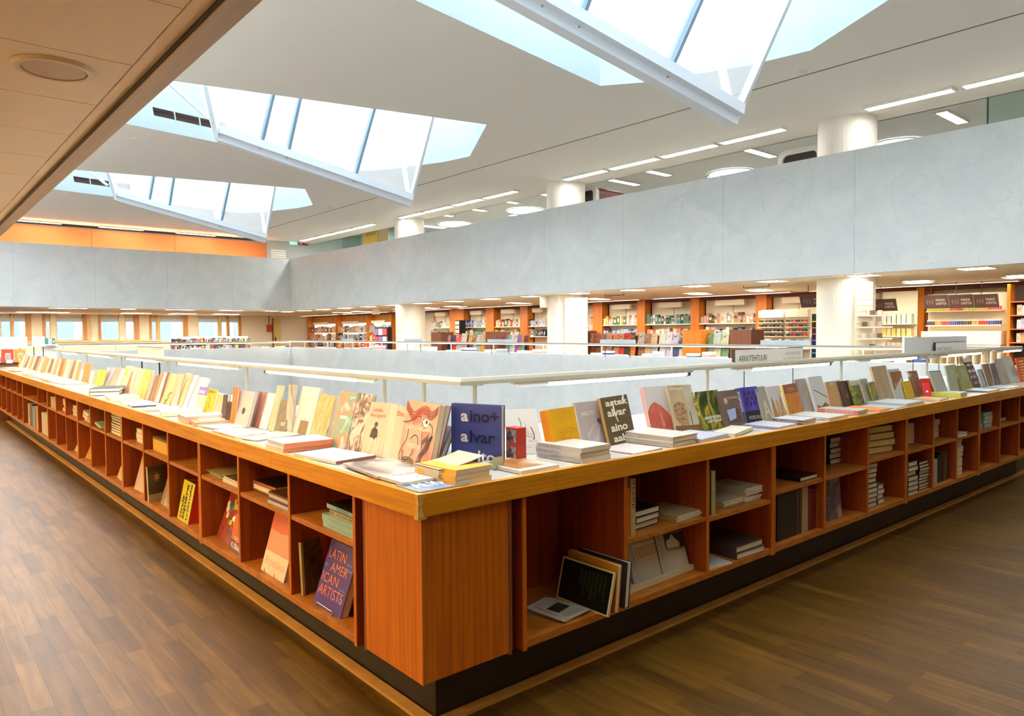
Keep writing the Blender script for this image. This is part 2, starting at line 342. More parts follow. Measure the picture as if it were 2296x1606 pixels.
# window wall beyond the far floor
WYN = 33.3
segs = []          # (px0, px1, kind)
W = [(0, 25, 'g'), (25, 29, 'm'), (29, 59, 'g'), (59, 70, 'b'), (70, 95, 'w'), (95, 101, 'b'), (101, 114, 'g'), (114, 125, 'w'), (125, 187, 'g'), (187, 195, 'b'), (195, 203, 'm'),
     (203, 221, 'w'), (221, 225, 'b'), (225, 268, 'g'), (268, 280, 'w'), (280, 302, 'g'), (302, 312, 'b'), (312, 335, 'w'), (335, 339, 'b'), (339, 352, 'g'), (352, 357, 'm'), (357, 412, 'g'),
     (412, 421, 'b'), (421, 444, 'w'), (444, 490, 'g'), (490, 495, 'm'), (495, 510, 'g'), (510, 513, 'b'), (513, 536, 'g'), (536, 540, 'b'), (540, 700, 'w')]
LW = mat((222, 190, 138), .5); BW = mat((196, 140, 84), .5)
wall = MB(); wall.box(-6, 1.0, WYN, WYN+.25, 0, ZL); wn = 4
for a, b, kd in W:
    xa, xb = ony(a, 730, WYN).x, ony(b, 730, WYN).x
    if kd == 'g':
        wn += 1; sill = 1.30 if b < 360 and b != 352 else 1.25
        if (a, b) == (357, 412): sill = 1.18
        wall.box(xa, xb, WYN, WYN+.25, 0, sill)
        f = MB(); f.box(xa, xb, WYN-.03, WYN+.1, sill-.05, sill); f.box(xa, xb, WYN, WYN+.1, ZL-.10, ZL); f.box(xa, xa+.04, WYN, WYN+.1, sill, ZL); f.box(xb-.04, xb, WYN, WYN+.1, sill, ZL)
        fo = struct(f, 'window_%d' % wn, LW)
        MB().box(xa+.04, xb-.04, WYN+.05, WYN+.06, sill, ZL-.1).build('pane', GLASS, fo)
        MB().box(xa+.04, xb-.04, WYN+.08, WYN+.1, ZL-.32, ZL-.1).build('roller_blind', mat((214, 222, 230), .7), fo)
    elif kd == 'w': wall.box(xa, xb, WYN, WYN+.25, 0, ZL)
    else:
        wall.box(xa, xb, WYN, WYN+.25, 0, 1.28)
        struct(MB().box(xa, xb, WYN-.04, WYN+.25, 1.28, ZL), 'trim_%d' % (wn+10), BW if kd == 'b' else LW)
wall.box(ony(700, 730, WYN).x, 15.6, WYN, WYN+.25, 0, ZL)
struct(wall, 'wall_far', CREAM)
struct(MB().box(1, 12, WYN-.06, WYN-.01, 1.20, 1.25), 'trim_60', LW)
# the street facade outside those windows
mb = MB(); mb.box(-12, 26, 42, 43, -6, 9)
for i in range(16): mb.box(-12+2.4*i, -12+2.4*i+1.2, 41.9, 42, 1.0, 3.0, 1); mb.box(-12+2.4*i-.1, -12+2.4*i+1.3, 41.8, 42, 3.05, 3.2)
mb.box(-12, 26, 41.8, 42, .4, .6)
tag(local(mb.build('street_building', [tex_mat('sunlit_patch_render', [(112, 130, 150), (160, 172, 186)], (1, 1, 1), 2, 6, .9), mat((96, 116, 140), .5)])), 'pale stone building across the street, seen through the far windows', 'building')  # paler patches in the render colour imitate sunlight on the facade
# columns
for i, y in enumerate((3.77, 10.65, 17.7)):
    mb = MB(); mb.tube((11.3, y, 0), (11.3, y, ZC), .47, 40)
    o = struct(mb, 'column_%d' % (i+1), mat((234, 228, 216), .6))
    o['label'] = 'round white column, %s' % ['nearest the right edge', 'the middle one of three', 'the leftmost of three'][i]
# floor batten in front of the plinths
kb = tex_mat('light_batten', [(186, 132, 60), (206, 152, 78)], (8, 8, 8), 1, 4, .4)
struct(MB().box(.14, .19, .14, 13.3, 0, .014), 'baseboard_left', kb); struct(MB().box(.19, 9.6, .14, .19, 0, .014), 'baseboard_right', kb)
# ================================================================== DISPLAY COUNTER
ZT = .94
DL = [.50, 1.14, 1.79, 2.44, 3.09, 3.72, 4.37, 4.96, 5.57, 6.19, 6.82, 7.41, 8.0, 8.75, 10.1, 10.7, 11.35, 12.0, 12.65, 13.25]     # dividers, left wing
DR = [.50, 1.12, 1.75, 2.38, 2.98, 3.58, 4.21, 4.72, 5.22, 5.75, 6.30, 6.87, 7.45, 8.0]                        # dividers, right wing
def wing_pt(wing, a, d, z): return (d, a, z) if wing == 'L' else (a, d, z)
def wbox(mb, wing, a0, a1, d0, d1, z0, z1, mi=0):
    return mb.box(d0, d1, a0, a1, z0, z1, mi) if wing == 'L' else mb.box(a0, a1, d0, d1, z0, z1, mi)
# continuous tops
for wing, ln, W in (('L', 13.3, WY), ('R', 9.6, WX)):
    name = 'left' if wing == 'L' else 'right'
    t = empty('worktop', (0, 0, .856), 'long orange-brown wooden counter top of the %s wing, carrying the leaning books' % name, 'counter top', 'counter tops around the opening')
    t.location = (0, 0, 0)
    # apron boards with butt joints, mitred at the corner
    js = [0.0, 1.28, 4.0, 6.8, 9.6, ln] if wing == 'L' else [0.0, .66, 3.0, 5.9, ln]
    for a, b in zip(js[:-1], js[1:]):
        if a >= b: continue
        m = MB(); a2 = a+.0015; b2 = b
        vs = [wing_pt(wing, a2, 0, z) for z in (.857, ZT)]+[wing_pt(wing, a2+(.026 if a == 0 else 0), .026, z) for z in (.857, ZT)]+[wing_pt(wing, b2, 0, z) for z in (.857, ZT)]+[wing_pt(wing, b2, .026, z) for z in (.857, ZT)]
        m.add(vs, [(0, 1, 5, 4), (2, 6, 7, 3), (0, 2, 3, 1), (4, 5, 7, 6), (1, 3, 7, 5), (0, 4, 6, 2)])
        m.build('apron_board', W, t, bevel=.0015)
    m = MB(); a0 = .027
    vs = [wing_pt(wing, a0, .027, z) for z in (.915, ZT-.002)]+[wing_pt(wing, .678, .678, z) for z in (.915, ZT-.002)]+[wing_pt(wing, ln, .678, z) for z in (.915, ZT-.002)]+[wing_pt(wing, ln, .027, z) for z in (.915, ZT-.002)]
    m.add(vs, [(0, 2, 4, 6), (1, 7, 5, 3), (0, 1, 3, 2), (2, 3, 5, 4), (4, 5, 7, 6), (6, 7, 1, 0)])
    m.build('table_surface', LAM, t)
    m = MB(); wbox(m, wing, .03 if wing == 'L' else .03, ln, .026, .034, ZT-.004, ZT+.0005); m.build('edge_strip', mat((226, 196, 168), .3), t)  # pale tone paints the glare along the narrow wood rim
# chipped corner
m = MB()
prof = [(-.002, -.002), (.018, -.002), (.006, .004), (.004, .006), (-.002, .018)]
ring = []
zs = [.852, .862, .875, .90, .92, .935, .9415]; sc = [1.15, .8, .55, .5, .62, 1.0, 1.1]
vs = []; fs = []
for z, c in zip(zs, sc):
    for x, y in ((-.003, -.003), (.030*c, -.003), (.030*c, .004), (.004, .030*c), (-.003, .022*c)): vs.append((x, y, z))
for i in range(len(zs)-1):
    for j in range(5): fs.append((i*5+j, i*5+(j+1) % 5, (i+1)*5+(j+1) % 5, (i+1)*5+j))
fs += [(4, 3, 2, 1, 0), tuple(range(len(vs)-5, len(vs)))]
m.add(vs, fs)
co_ = m.build('corner_trim', WEDGE, bpy.data.objects['worktop']); co_['label'] = 'worn pale splintered corner edge'
# sloped white back boards the books lean on
for wing, ln in (('L', 13.3), ('R', 9.6)):
    m = MB(); n = 60; vs = []; fs = []
    for i in range(n+1):
        a = .68+(ln-.68)*i/n
        hz = 1.02+(.018*math.sin(a*2.1+.6)+.012*math.sin(a*5.3) if wing == 'R' else .004*math.sin(a*3))
        aa = .50+(ln-.50)*i/n
        hz = min(hz, .99+.12*(aa-.5)) if wing == 'R' else hz
        vs += [wing_pt(wing, aa, .50, ZT), wing_pt(wing, aa, .665, hz), wing_pt(wing, aa, .675, hz), wing_pt(wing, aa, .675, ZT)]
    for i in range(n):
        for j in range(4): fs.append((i*4+j, i*4+(j+1) % 4, (i+1)*4+(j+1) % 4, (i+1)*4+j))
    fs += [(0, 3, 2, 1), (n*4, n*4+1, n*4+2, n*4+3)]
    m.add(vs, fs)
    o = m.build('back_board', mat((238, 240, 240), .35), bpy.data.objects['worktop' if wing == 'L' else 'worktop.001']); o['label'] = 'sloping white back board'
# corner block
def fill_cell_holes(mb, wing, a, d, zs):
    for z in zs: mb.add([wing_pt(wing, a, d+.004*math.cos(t*math.pi/3), z+.004*math.sin(t*math.pi/3)) for t in range(6)], [tuple(range(6))])
r = empty('corner_cabinet', (.03, .03, 0), 'closed orange-brown veneered cabinet at the counter corner', 'cabinet')
m = MB().box(0, .40, 0, .012, .25, .856-.001); m.build('veneer_panel', WV, r); m = MB().box(0, .012, .012, .40, .25, .855); m.build('veneer_panel', WV, r)
MB().box(.012, .43, .012, .43, .25, .85).build('body', WI, r)
MB().box(-.002, .0035, -.002, .0035, .25, .855).build('edge_banding', mat((216, 130, 60), .5), r)
for m_ in (MB().box(.402, .416, -.0, .02, .24, .855), MB().box(.0, .02, .402, .416, .24, .855)): m_.build('cover_strip', BRW, r)
MB().box(.17, .47, .17, .47, 0, .25).build('plinth', PLINTH, r)
SHZ = {'L': .655, 'R': .60}
UNITS = {'L': [(0, 3), (3, 6), (6, 9), (9, 12), (12, 14), (14, 17), (17, 19)], 'R': [(0, 3), (3, 6), (6, 9), (9, 12)]}
ordn = ['nearest the corner', 'second from the corner', 'third from the corner', 'fourth from the corner', 'fifth from the corner', 'sixth from the corner', 'seventh from the corner']
ZSB = .275      # top of bottom shelf
for wing in 'LR':
    D = DL if wing == 'L' else DR; nm = 'left' if wing == 'L' else 'right'
    for ui, (i0, i1) in enumerate(UNITS[wing]):
        a0, a1 = D[i0], D[i1]; base = wing_pt(wing, a0, .03, 0)
        u = empty('shelf_cabinet', base, 'open orange-brown bookshelf unit of the %s wing, %s' % (nm, ordn[ui]), 'cabinet', 'open shelf units under the counter')
        def B(name, mt, aa0, aa1, d0, d1, z0, z1, bev=0):
            mb = MB(); x0, y0, _ = base
            if wing == 'L': mb.box(d0-x0, d1-x0, aa0-y0, aa1-y0, z0, z1)
            else: mb.box(aa0-x0, aa1-x0, d0-y0, d1-y0, z0, z1)
            return mb.build(name, mt, u, bevel=bev)
        g = .022
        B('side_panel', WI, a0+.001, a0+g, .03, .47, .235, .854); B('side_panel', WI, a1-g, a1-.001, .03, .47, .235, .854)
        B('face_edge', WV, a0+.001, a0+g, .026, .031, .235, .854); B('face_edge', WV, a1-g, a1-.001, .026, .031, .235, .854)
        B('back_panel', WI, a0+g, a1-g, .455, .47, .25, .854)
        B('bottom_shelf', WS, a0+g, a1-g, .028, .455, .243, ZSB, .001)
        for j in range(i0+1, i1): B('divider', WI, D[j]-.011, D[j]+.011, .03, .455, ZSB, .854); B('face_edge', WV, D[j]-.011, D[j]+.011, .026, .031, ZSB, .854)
        for j in range(i0, i1):
            if wing == 'R' and j == 0: continue
            p, q2 = D[j]+(g if j == i0 else .011), D[j+1]-(g if j+1 == i1 else .011)
            z = SHZ[wing] + ({1: -.04, 2: -.05, 3: -.01, 4: -.01, 5: .02}.get(j, .01) if wing == 'R' else 0)
            B('shelf', WS, p, q2, .032, .455, z-.022, z, .001)
        for j in range(i0, i1):       # peg holes on the sides that face the viewer
            if wing == 'L' and j < 9:
                mb = MB(); x0, y0, _ = base
                for kz in range(7):
                    z = .40+.03*kz if kz < 6 else .72; c = (.09-x0, D[j+1]-(g if j+1 == i1 else .011)-.0015-y0, z)
                    mb.add([(c[0]+.0035*math.cos(t*math.pi/4), c[1], c[2]+.0035*math.sin(t*math.pi/4)) for t in range(8)], [tuple(range(8))])
                mb.build('peg_holes', DARK, u)
        B('plinth', PLINTH, a0, a1, .20, .40, 0, .243)
def shz(wing, j): return SHZ[wing] + ({1: -.04, 2: -.05, 3: -.01, 4: -.01, 5: .02}.get(j, .01) if wing == 'R' else 0)
# ------------------------------------------------------------------ rail lamps above the counter
RX, RZ = .74, 1.262
def rail(wing, far=False):
    pass
for wing, ln, posts in (('L', 12.2, [1.07, 1.47, 3.55, 5.65, 7.6, 9.6, 11.6]), ('R', 9.6, [.82, 2.78, 4.70, 6.55, 8.36])):
    t = empty('lamp_rail', (RX, RX, 0), 'cream tubular lamp rail over the back of the %s wing of the counter' % ('left' if wing == 'L' else 'right'), 'lamp rail', 'lamp rails over the counter')
    m = MB()
    sec = [(-.028, -.018), (.028, -.018), (.030, .0), (.022, .016), (-.022, .016), (-.030, .0)]
    vs = []
    for a in (0, ln-RX):
        for d, z in sec: vs.append((d, a - (0 if a else -d), RZ+z) if wing == 'L' else (a - (0 if a else -d), d, RZ+z))
    n = len(sec); m.add(vs, [(i, (i+1) % n, n+(i+1) % n, n+i) for i in range(n)]+[tuple(range(n-1, -1, -1)), tuple(range(n, 2*n))])
    m.build('rail', RAILM, t)
    for a in posts:
        mb = MB(); p = (0, a-RX) if wing == 'L' else (a-RX, 0)
        mb.tube((*p, .985), (*p, RZ-.018), .011, 12); mb.box(p[0]-.03, p[0]+.03, p[1]-.03, p[1]+.03, RZ-.024, RZ-.016); mb.build('post', RAILM, t, smooth=False)
    tubes = ([(800, 600), (516, 402), (351, 286), (246, 200), (173, 141)] if wing == 'L' else [(1228, 1537), (1686, 1856), (1950, 2053), (2124, 2198), (2248, 2294)])
    for p, q2 in tubes:
        a, b = (onx(p, 830, RX).y-RX, onx(q2, 830, RX).y-RX) if wing == 'L' else (ony(p, 830, RX).x-RX, ony(q2, 830, RX).x-RX)
        b = min(b, ln-RX)
        def X(a_, d_, z_): return (d_, a_, z_) if wing == 'L' else (a_, d_, z_)
        h = MB(); h.beam(X(a-.25, 0, RZ-.024), X(b+.06, 0, RZ-.024), .034, .014); h.build('lamp_housing', RAILM, t)
        MB().tube(X(a, -.004, RZ-.040), X(b, -.004, RZ-.040), .011, 12).build('fluorescent_tube', emat((1, .97, .9), E_TUBE), t)
        MB().tube(X(b+.01, 0, RZ-.04), X(b+.035, 0, RZ-.04), .016, 10).build('lamp_socket', DARK, t)
        if a > .3: MB().tube(X(a-.22, 0, RZ-.036), X(a-.005, 0, RZ-.036), .013, 12).build('tube_sleeve', WHITE, t)
# far rails
for nm, a, b, posts in (('right', (XW-.05, .9, RZ-.03), (XW-.05, YW-.1, RZ-.03), [('y', v) for v in [1.2+1.86*i for i in range(13)]]), ('far', (.8, YW-.05, RZ-.06), (XW-.05, YW-.05, RZ-.06), [('x', v) for v in [1.3+1.5*i for i in range(7)]])):
    t = empty('lamp_rail', (0, 0, 0), 'thin pale lamp rail along the %s side of the opening' % ('opposite right' if nm == 'right' else 'far left'), 'lamp rail', 'lamp rails over the counter')
    MB().beam(a, b, .06, .035 if nm == 'right' else .06).build('rail', RAILM, t)
    for ax, v in posts:
        p = (XW-.05+.1, v) if ax == 'y' else (v, YW+.05)
        MB().tube((*p, .98), (p[0], p[1], RZ-.05), .016, 8).build('post', RAILM, t)
    MB().beam((a[0]+(.0), a[1], a[2]-.03), (b[0], b[1], b[2]-.03), .03, .012).build('fluorescent_tube', emat((1, .97, .9), 5), t)
# ------------------------------------------------------------------ ceiling lamps
def light_box(x0, x1, y0, y1, z, s, label, group, col=(1, .98, .94), depth=.05, name='ceiling_light', fr=.03):
    r = empty(name, ((x0+x1)/2, (y0+y1)/2, z), label, 'ceiling light', group); hx, hy = (x1-x0)/2, (y1-y0)/2
    m = MB(); m.box(-hx-fr, -hx, -hy-fr, hy+fr, -depth, 0); m.box(hx, hx+fr, -hy-fr, hy+fr, -depth, 0); m.box(-hx, hx, -hy-fr, -hy, -depth, 0); m.box(-hx, hx, hy, hy+fr, -depth, 0); m.build('frame', mat((228, 226, 214), .5), r)
    MB().box(-hx, hx, -hy, hy, -depth+.008, -.002).build('diffuser', emat(col, s), r); return r
hall = [1.95, .55, -.85, -2.25, 4.65, 6.05, 7.45, 8.88, 11.9, 13.3, 14.7, 16.1, 19.0, 20.4, 21.8, 23.2]
cnt = ['first', 'second', 'third', 'fourth', 'fifth', 'sixth', 'seventh', 'eighth', 'ninth', 'tenth', 'eleventh', 'twelfth', 'thirteenth', 'fourteenth', 'fifteenth', 'sixteenth', 'seventeenth', 'eighteenth', 'nineteenth', 'twentieth'] + ['%dth' % i for i in range(21, 31)]
for i, y in enumerate(sorted(hall)):
    light_box(10.68, 10.86, y, y+1.25, ZC, E_HALL, 'tube light on the main ceiling over the marble band, %s counted from the right' % cnt[i], 'row of tube lights on the main ceiling')
# unseen panels added to light the hall from its near and left edges
for i in range(7):
    light_box(-.4, .9, -.6+3.4*i, 1.4+3.4*i, ZC, E_WIDE, 'added unseen fill panel over the left wing, %s of its row' % cnt[i], 'added fill panels on the main ceiling', (.90, .96, 1))
for i in range(4):
    light_box(2.2+2.2*i, 3.9+2.2*i, -1.3, -.4, ZC, E_WIDE*.12, 'added unseen fill panel over the right wing, %s of its row' % cnt[i], 'added fill panels on the main ceiling', (.90, .96, 1))
for i in range(4):
    light_box(-.8+2.6*i, 1.4+2.6*i, YW+.25, YW+.4, 4.0, 8, 'slim uplight hidden behind the far marble band, %s from the left' % cnt[i], 'uplights behind the far marble band', (1, .8, .55))
    light_box(-.8+2.4*i, .5+2.4*i, YW+.35, YW+.47, ZC, 6, 'slim lamp washing the orange wall, %s from the left' % cnt[i], 'slim lamps over the orange wall', (1, .92, .8))
k = 0
for row, x in enumerate((10.75, 13.0)):
    for i in range(16):
        y = 1.6+1.62*i
        if i in (2, 5, 9, 13) and row: continue
        light_box(x-.2, x+.2, y-.2, y+.2, ZL, E_LOW*(.35 if (i in (1, 2, 6, 10) and not row) else 1), 'square recessed light in the low ceiling, %s of the %s row counted from the right' % (cnt[i], 'front' if not row else 'back'), 'square lights in the low ceiling', (1, .93, .8), .012, fr=.02)
        if row: light_box(x+.25, x+.65, y-.02, y+.38, ZL, E_LOW, 'square recessed light beside the %s back row lamp of the low ceiling' % cnt[i], 'square lights in the low ceiling', (1, .93, .8), .012, fr=.02)
for i in range(7):
    light_box(14.2, 14.28, 2+4.4*i, 5.9+4.4*i, ZL, 9, 'slim cornice lamp above the wall shelves, %s from the right' % cnt[i], 'cornice lamps over the wall shelves', (1, .9, .72), .03)
for i, (a, b) in enumerate(((95, 134), (138, 164), (170, 184), (268, 302), (385, 418), (422, 452), (528, 556), (560, 588), (660, 690))):
    xa, xb = onz(a, 693, ZL).x, onz(b, 693, ZL).x
    light_box(xa, xb, 25.2, 25.5, ZL, E_LOW, 'long light in the far low ceiling above the windows, %s from the left' % cnt[i], 'lights in the far low ceiling', (1, .93, .8), .012)
    if i % 2 == 0: light_box(xa-.3, xb+.3, 30.2, 30.8, ZL, E_LOW*1.3, 'added fill light in the far low ceiling next to the windows, %s from the left' % cnt[i//2], 'lights in the far low ceiling', (1, .9, .72), .012)  # second row added to brighten the dim area by the windows
for i, y in enumerate((-3, 1, 5, 9, 13, 17, 21)):  # out-of-view lamps added to lift the low ceiling and counter faces
    light_box(-5.75, -5.45, y, y+2.4, 1.95, 9, 'added unseen warm fill lamp on the left outer wall, %s from the near end' % cnt[i], 'added fill lamps on the left outer wall', (1, .78, .46), .06, 'unseen_fill_lamp')
for i, (x, y) in enumerate(((12.6, 23.2), (14.5, 21), (12.7, 20.2), (15.5, 17), (15.5, 9), (15.5, 2))):  # lamps added to brighten the dark depth of the gallery
    light_box(x-.5, x+.5, y-.15, y+.15, ZC+.45, 14, 'added fill lamp deep in the upper gallery ceiling, %s from the left' % cnt[i], 'added fill lamps deep in the gallery', (1, .99, .95), .03)
# unseen lamps added over the viewer's aisles to supply warm light
k = 0
for x in (-1.5, -3.6):
    for y in (1.2, 4.2, 7.2, 10.2, 13.2, 17, 21):
        light_box(x-.25, x+.25, y-.25, y+.25, ZL-.012, E_BACK, 'added unseen warm fill light over the left aisle, %s of the %s row' % (cnt[k % 7], 'inner' if x > -2 else 'outer'), 'added fill lights over the left aisle', (1, .74, .36), .01); k += 1
for i, x in enumerate((1.0, 4.2, 7.4, 10.6)):
    light_box(x-.25, x+.25, -3.6, -3.1, ZL, 1.2, 'added unseen warm fill light over the right aisle, %s from the left' % cnt[i], 'added fill lights over the right aisle', (1, .8, .55), .01)
# ================================================================== BOOKS
def kind_of(label):
    for w_ in ('booklet', 'magazine', 'leaflet', 'calendar', 'brochure', 'box file', 'paperback'):
        if w_ in label: return w_
    return 'book'
def basis(o, ux, uz):
    uy = -(ux.cross(uz)); m = Matrix((ux, uy, uz)).transposed().to_4x4(); m.translation = o; return m
def book_parts(r, Wd, H, T, cov, pages=PAPER, hard=True, spine=None, back=None, fore=True):
    """standing book in local axes: X width, Z height, front face at y=0, thickness towards +y, spine at x=0"""
    c = .003 if hard else .0012; o = .004 if hard else .0; c = min(c, T*.2)
    ms = [cov, spine or cov, back or cov]
    m = MB(); m.box(0, Wd, 0, c, 0, H, 0); m.box(0, Wd, T-c, T, 0, H, 2); m.box(0, c, c, T-c, 0, H, 1)
    m.build('cover', ms, r)
    MB().box(c, Wd-o, c, T-c, o, H-o).build('pages', pages, r)
def deco(r, Wd, H, items, name='cover_picture', y=-.0006):
    """flat printed shapes in cover fractions: ('p', pts, col), ('d', cx, cy, r, col), ('l', pts, width, col)"""
    by = []; mb = MB(); cols = []
    for n, it in enumerate(items):
        col = it[-1]; yy = y-.00008*n
        if col not in cols: cols.append(col)
        mi = cols.index(col)
        if it[0] == 'p': mb.add([(u*Wd, yy, v*H) for u, v in it[1]], [tuple(range(len(it[1])))], mi)
        elif it[0] == 'r':
            u0, v0, u1, v1 = it[1]; mb.add([(u0*Wd, yy, v0*H), (u1*Wd, yy, v0*H), (u1*Wd, yy, v1*H), (u0*Wd, yy, v1*H)], [(0, 1, 2, 3)], mi)
        elif it[0] == 'd':
            cx, cy, rr = it[1:4]; mb.add([(cx*Wd+rr*Wd*math.cos(t*math.pi/9), yy, cy*H+rr*Wd*math.sin(t*math.pi/9)) for t in range(18)], [tuple(range(18))], mi)
        elif it[0] == 'l':
            pts = [Vector((u*Wd, 0, v*H)) for u, v in it[1]]; hw = it[2]*Wd/2
            # smooth the polyline once or twice
            for _ in range(2 if len(pts) > 2 else 0):
                q2 = [pts[0]]
                for a, b in zip(pts[:-1], pts[1:]): q2 += [a.lerp(b, .25), a.lerp(b, .75)]
                pts = q2+[pts[-1]]
            for i in range(len(pts)-1):
                a, b = pts[i], pts[i+1]; d = (b-a)
                if d.length < 1e-6: continue
                d.normalize(); n2 = Vector((-d.z, 0, d.x))*hw; a = a-d*hw*.5; b = b+d*hw*.5
                mb.add([(p.x, yy, p.z) for p in (a-n2, b-n2, b+n2, a+n2)], [(0, 1, 2, 3)], mi)
    return mb.build(name, [mat(c, .4) if isinstance(c, tuple) else c for c in cols], r)
def words(r, Wd, H, items):
    for s, u0, v0, u1, v1, col, *b in items:
        text(s, Matrix.Translation((u0*Wd, -.0016, v0*H)) @ FACE, (u1-u0)*Wd, (v1-v0)*H, col, r, 'title', b[0] if b else .015)
def spine_words(r, T, H, s, v0, v1, col, frac=.5):
    # reads from top to bottom on the spine at x=0
    mw = Matrix.Translation((-.0008, T*(.5+frac/2), v1*H)) @ Matrix(((0, 0, -1, 0), (0, 0, 0, 0), (0, 0, 0, 0), (0, 0, 0, 1)))
    R_ = Matrix(((0, 0, -1), (0, -1, 0), (-1, 0, 0))).to_4x4()
    mw = Matrix.Translation((-.0008, T*(.5-frac/2), v1*H)) @ Matrix(((0, 0, -1), (0, 1, 0), (-1, 0, 0))).to_4x4()
    text(s, mw, (v1-v0)*H, T*frac, col, r, 'spine_title', .0)
def frame_of(bl, br, tl, z, Hr=(.10, .40), Lr=(4, 40)):
    a = onz(*bl, z); b = onz(*br, z); ux = (b-a); Wd = ux.length; ux.normalize()
    nrm = Vector((0, 0, 1)).cross(ux)          # horizontal, away from the front
    if nrm.dot(a-CAM) < 0: nrm = -nrm
    d = ray(*tl); t = (a-CAM).dot(ux)/d.dot(ux); P_ = CAM+d*t-a
    L = math.atan2(P_.dot(nrm), P_.z); H = math.hypot(P_.dot(nrm), P_.z)
    L = min(max(L, math.radians(Lr[0])), math.radians(Lr[1]))
    # with the lean fixed, choose H so the top row of pixels matches
    uz = Vector((0, 0, 1))*math.cos(L)+nrm*math.sin(L)
    best = None
    for i in range(120):
        h = Hr[0]+(Hr[1]-Hr[0])*i/119; q_ = a+uz*h-CAM; py = 803-FPX*q_.dot(UP)/q_.dot(_f)
        e = abs(py-tl[1])
        if best is None or e < best[0]: best = (e, h)
    return a, ux, uz, Wd, best[1], L
def dim(c): return tuple(int(v*(1-.19*max(0, (sum(c)/3-100)/155))) for v in c)
def solid(c, r=.35): return mat(dim(c), r)
def art(cols, ns=10, sc=(1, 1, 1), dist=.6, kind='noise', rough=.35):
    k = ('art', tuple(cols), ns, sc, dist, kind)
    if k not in _mc: _mc[k] = tex_mat('printed_cover', [dim(c) for c in cols], sc, ns, 3, rough, kind, dist)
    return _mc[k]
def lean(bl, br, tl, T, cov, label, group=None, z=ZT, hard=True, spine=None, d=None, t=None, st=None, pages=PAPER, back=None, **k):
    a, ux, uz, Wd, H, L = frame_of(bl, br, tl, z, **k)
    m = basis(a, ux, uz)
    kd = kind_of(label); r = empty(kd.replace(' ', '_'), mw=m, label=label, cat=kd, group=group)
    book_parts(r, Wd, H, T, cov, pages, hard, spine, back)
    if d: deco(r, Wd, H, d)
    if t: words(r, Wd, H, t)
    if st: spine_words(r, T, H, *st)
    return r, Wd, H
def flat(A, B, Tp, T, n, cov, label, z0=ZT, hard=False, spine=None, d=None, t=None, st=None, pages=PAPER, jit=.0, group=None, maxd=.36, lab_n=None, col_n=None, mind=.02, fit=True):
    zt = z0+T*n
    a, b, c = onz(*A, zt), onz(*B, zt), onz(*Tp, zt)
    ux = b-a; Wd = min(ux.length, maxd); ux.normalize(); up = Vector((0, 0, 1)); uz = up.cross(ux); H = min(max((c-a).dot(uz), .10), maxd)
    if fit:
        cs = [a, a+ux*Wd, a+uz*H, a+ux*Wd+uz*H]
        sx = max(0, mind-min(p.x for p in cs)); sy = max(0, mind-min(p.y for p in cs)); a = a+Vector((sx, sy, 0))
    out = []
    for i in range(n):
        o_ = a-up*(T*(n-1-i))
        u2 = ux; 
        if i < n-1 and jit and T > 0:
            an = random.uniform(-jit, jit); u2 = Matrix.Rotation(an, 3, 'Z') @ ux; o_ = o_+Vector((random.uniform(-.006, .006), random.uniform(-.004, .008), 0))
        m = basis(o_, u2, up.cross(u2))
        lb = label if n == 1 else (lab_n[n-1-i] if lab_n else '%s, %s' % (label, ['lowest', 'second', 'third', 'fourth', 'fifth', 'sixth', 'seventh', 'eighth', 'ninth'][i] + ' from the bottom' if i else label+', lowest one')) 
        if n > 1 and not lab_n: lb = label+(', topmost' if i == n-1 else ', lowest' if i == 0 else ', %s from bottom' % cnt[i])
        kd = kind_of(lb); r = empty(kd.replace(' ', '_'), mw=m, label=lb, cat=kd, group=group if group or n == 1 else 'stack of '+label.split(',')[0]+'s')
        cv = cov if not col_n else col_n[i]
        book_parts(r, Wd, H, T-.0004, cv, pages, hard, spine if not col_n else None)
        if i == n-1:
            if d: deco(r, Wd, H, d)
            if t: words(r, Wd, H, t)
        if st: spine_words(r, T, H, *st)
        out.append(r)
    return out
C_ = dict(white=(236, 234, 226), cream=(232, 220, 190), beige=(206, 186, 152), tan=(184, 148, 106), brown=(112, 76, 50), dark=(52, 40, 36), black=(22, 20, 22), red=(192, 44, 32), orange=(226, 116, 40),
          yellow=(228, 196, 40), ochre=(206, 152, 50), olive=(160, 150, 80), green=(84, 124, 72), teal=(70, 150, 140), blue=(60, 84, 150), lightblue=(160, 190, 214), purple=(92, 66, 140), lilac=(186, 178, 214),
          pink=(222, 160, 150), salmon=(224, 140, 110), grey=(168, 166, 162), darkgrey=(92, 90, 92), silver=(200, 204, 206), rust=(156, 76, 42), sand=(218, 202, 160), mint=(168, 212, 198), navy=(34, 40, 78))
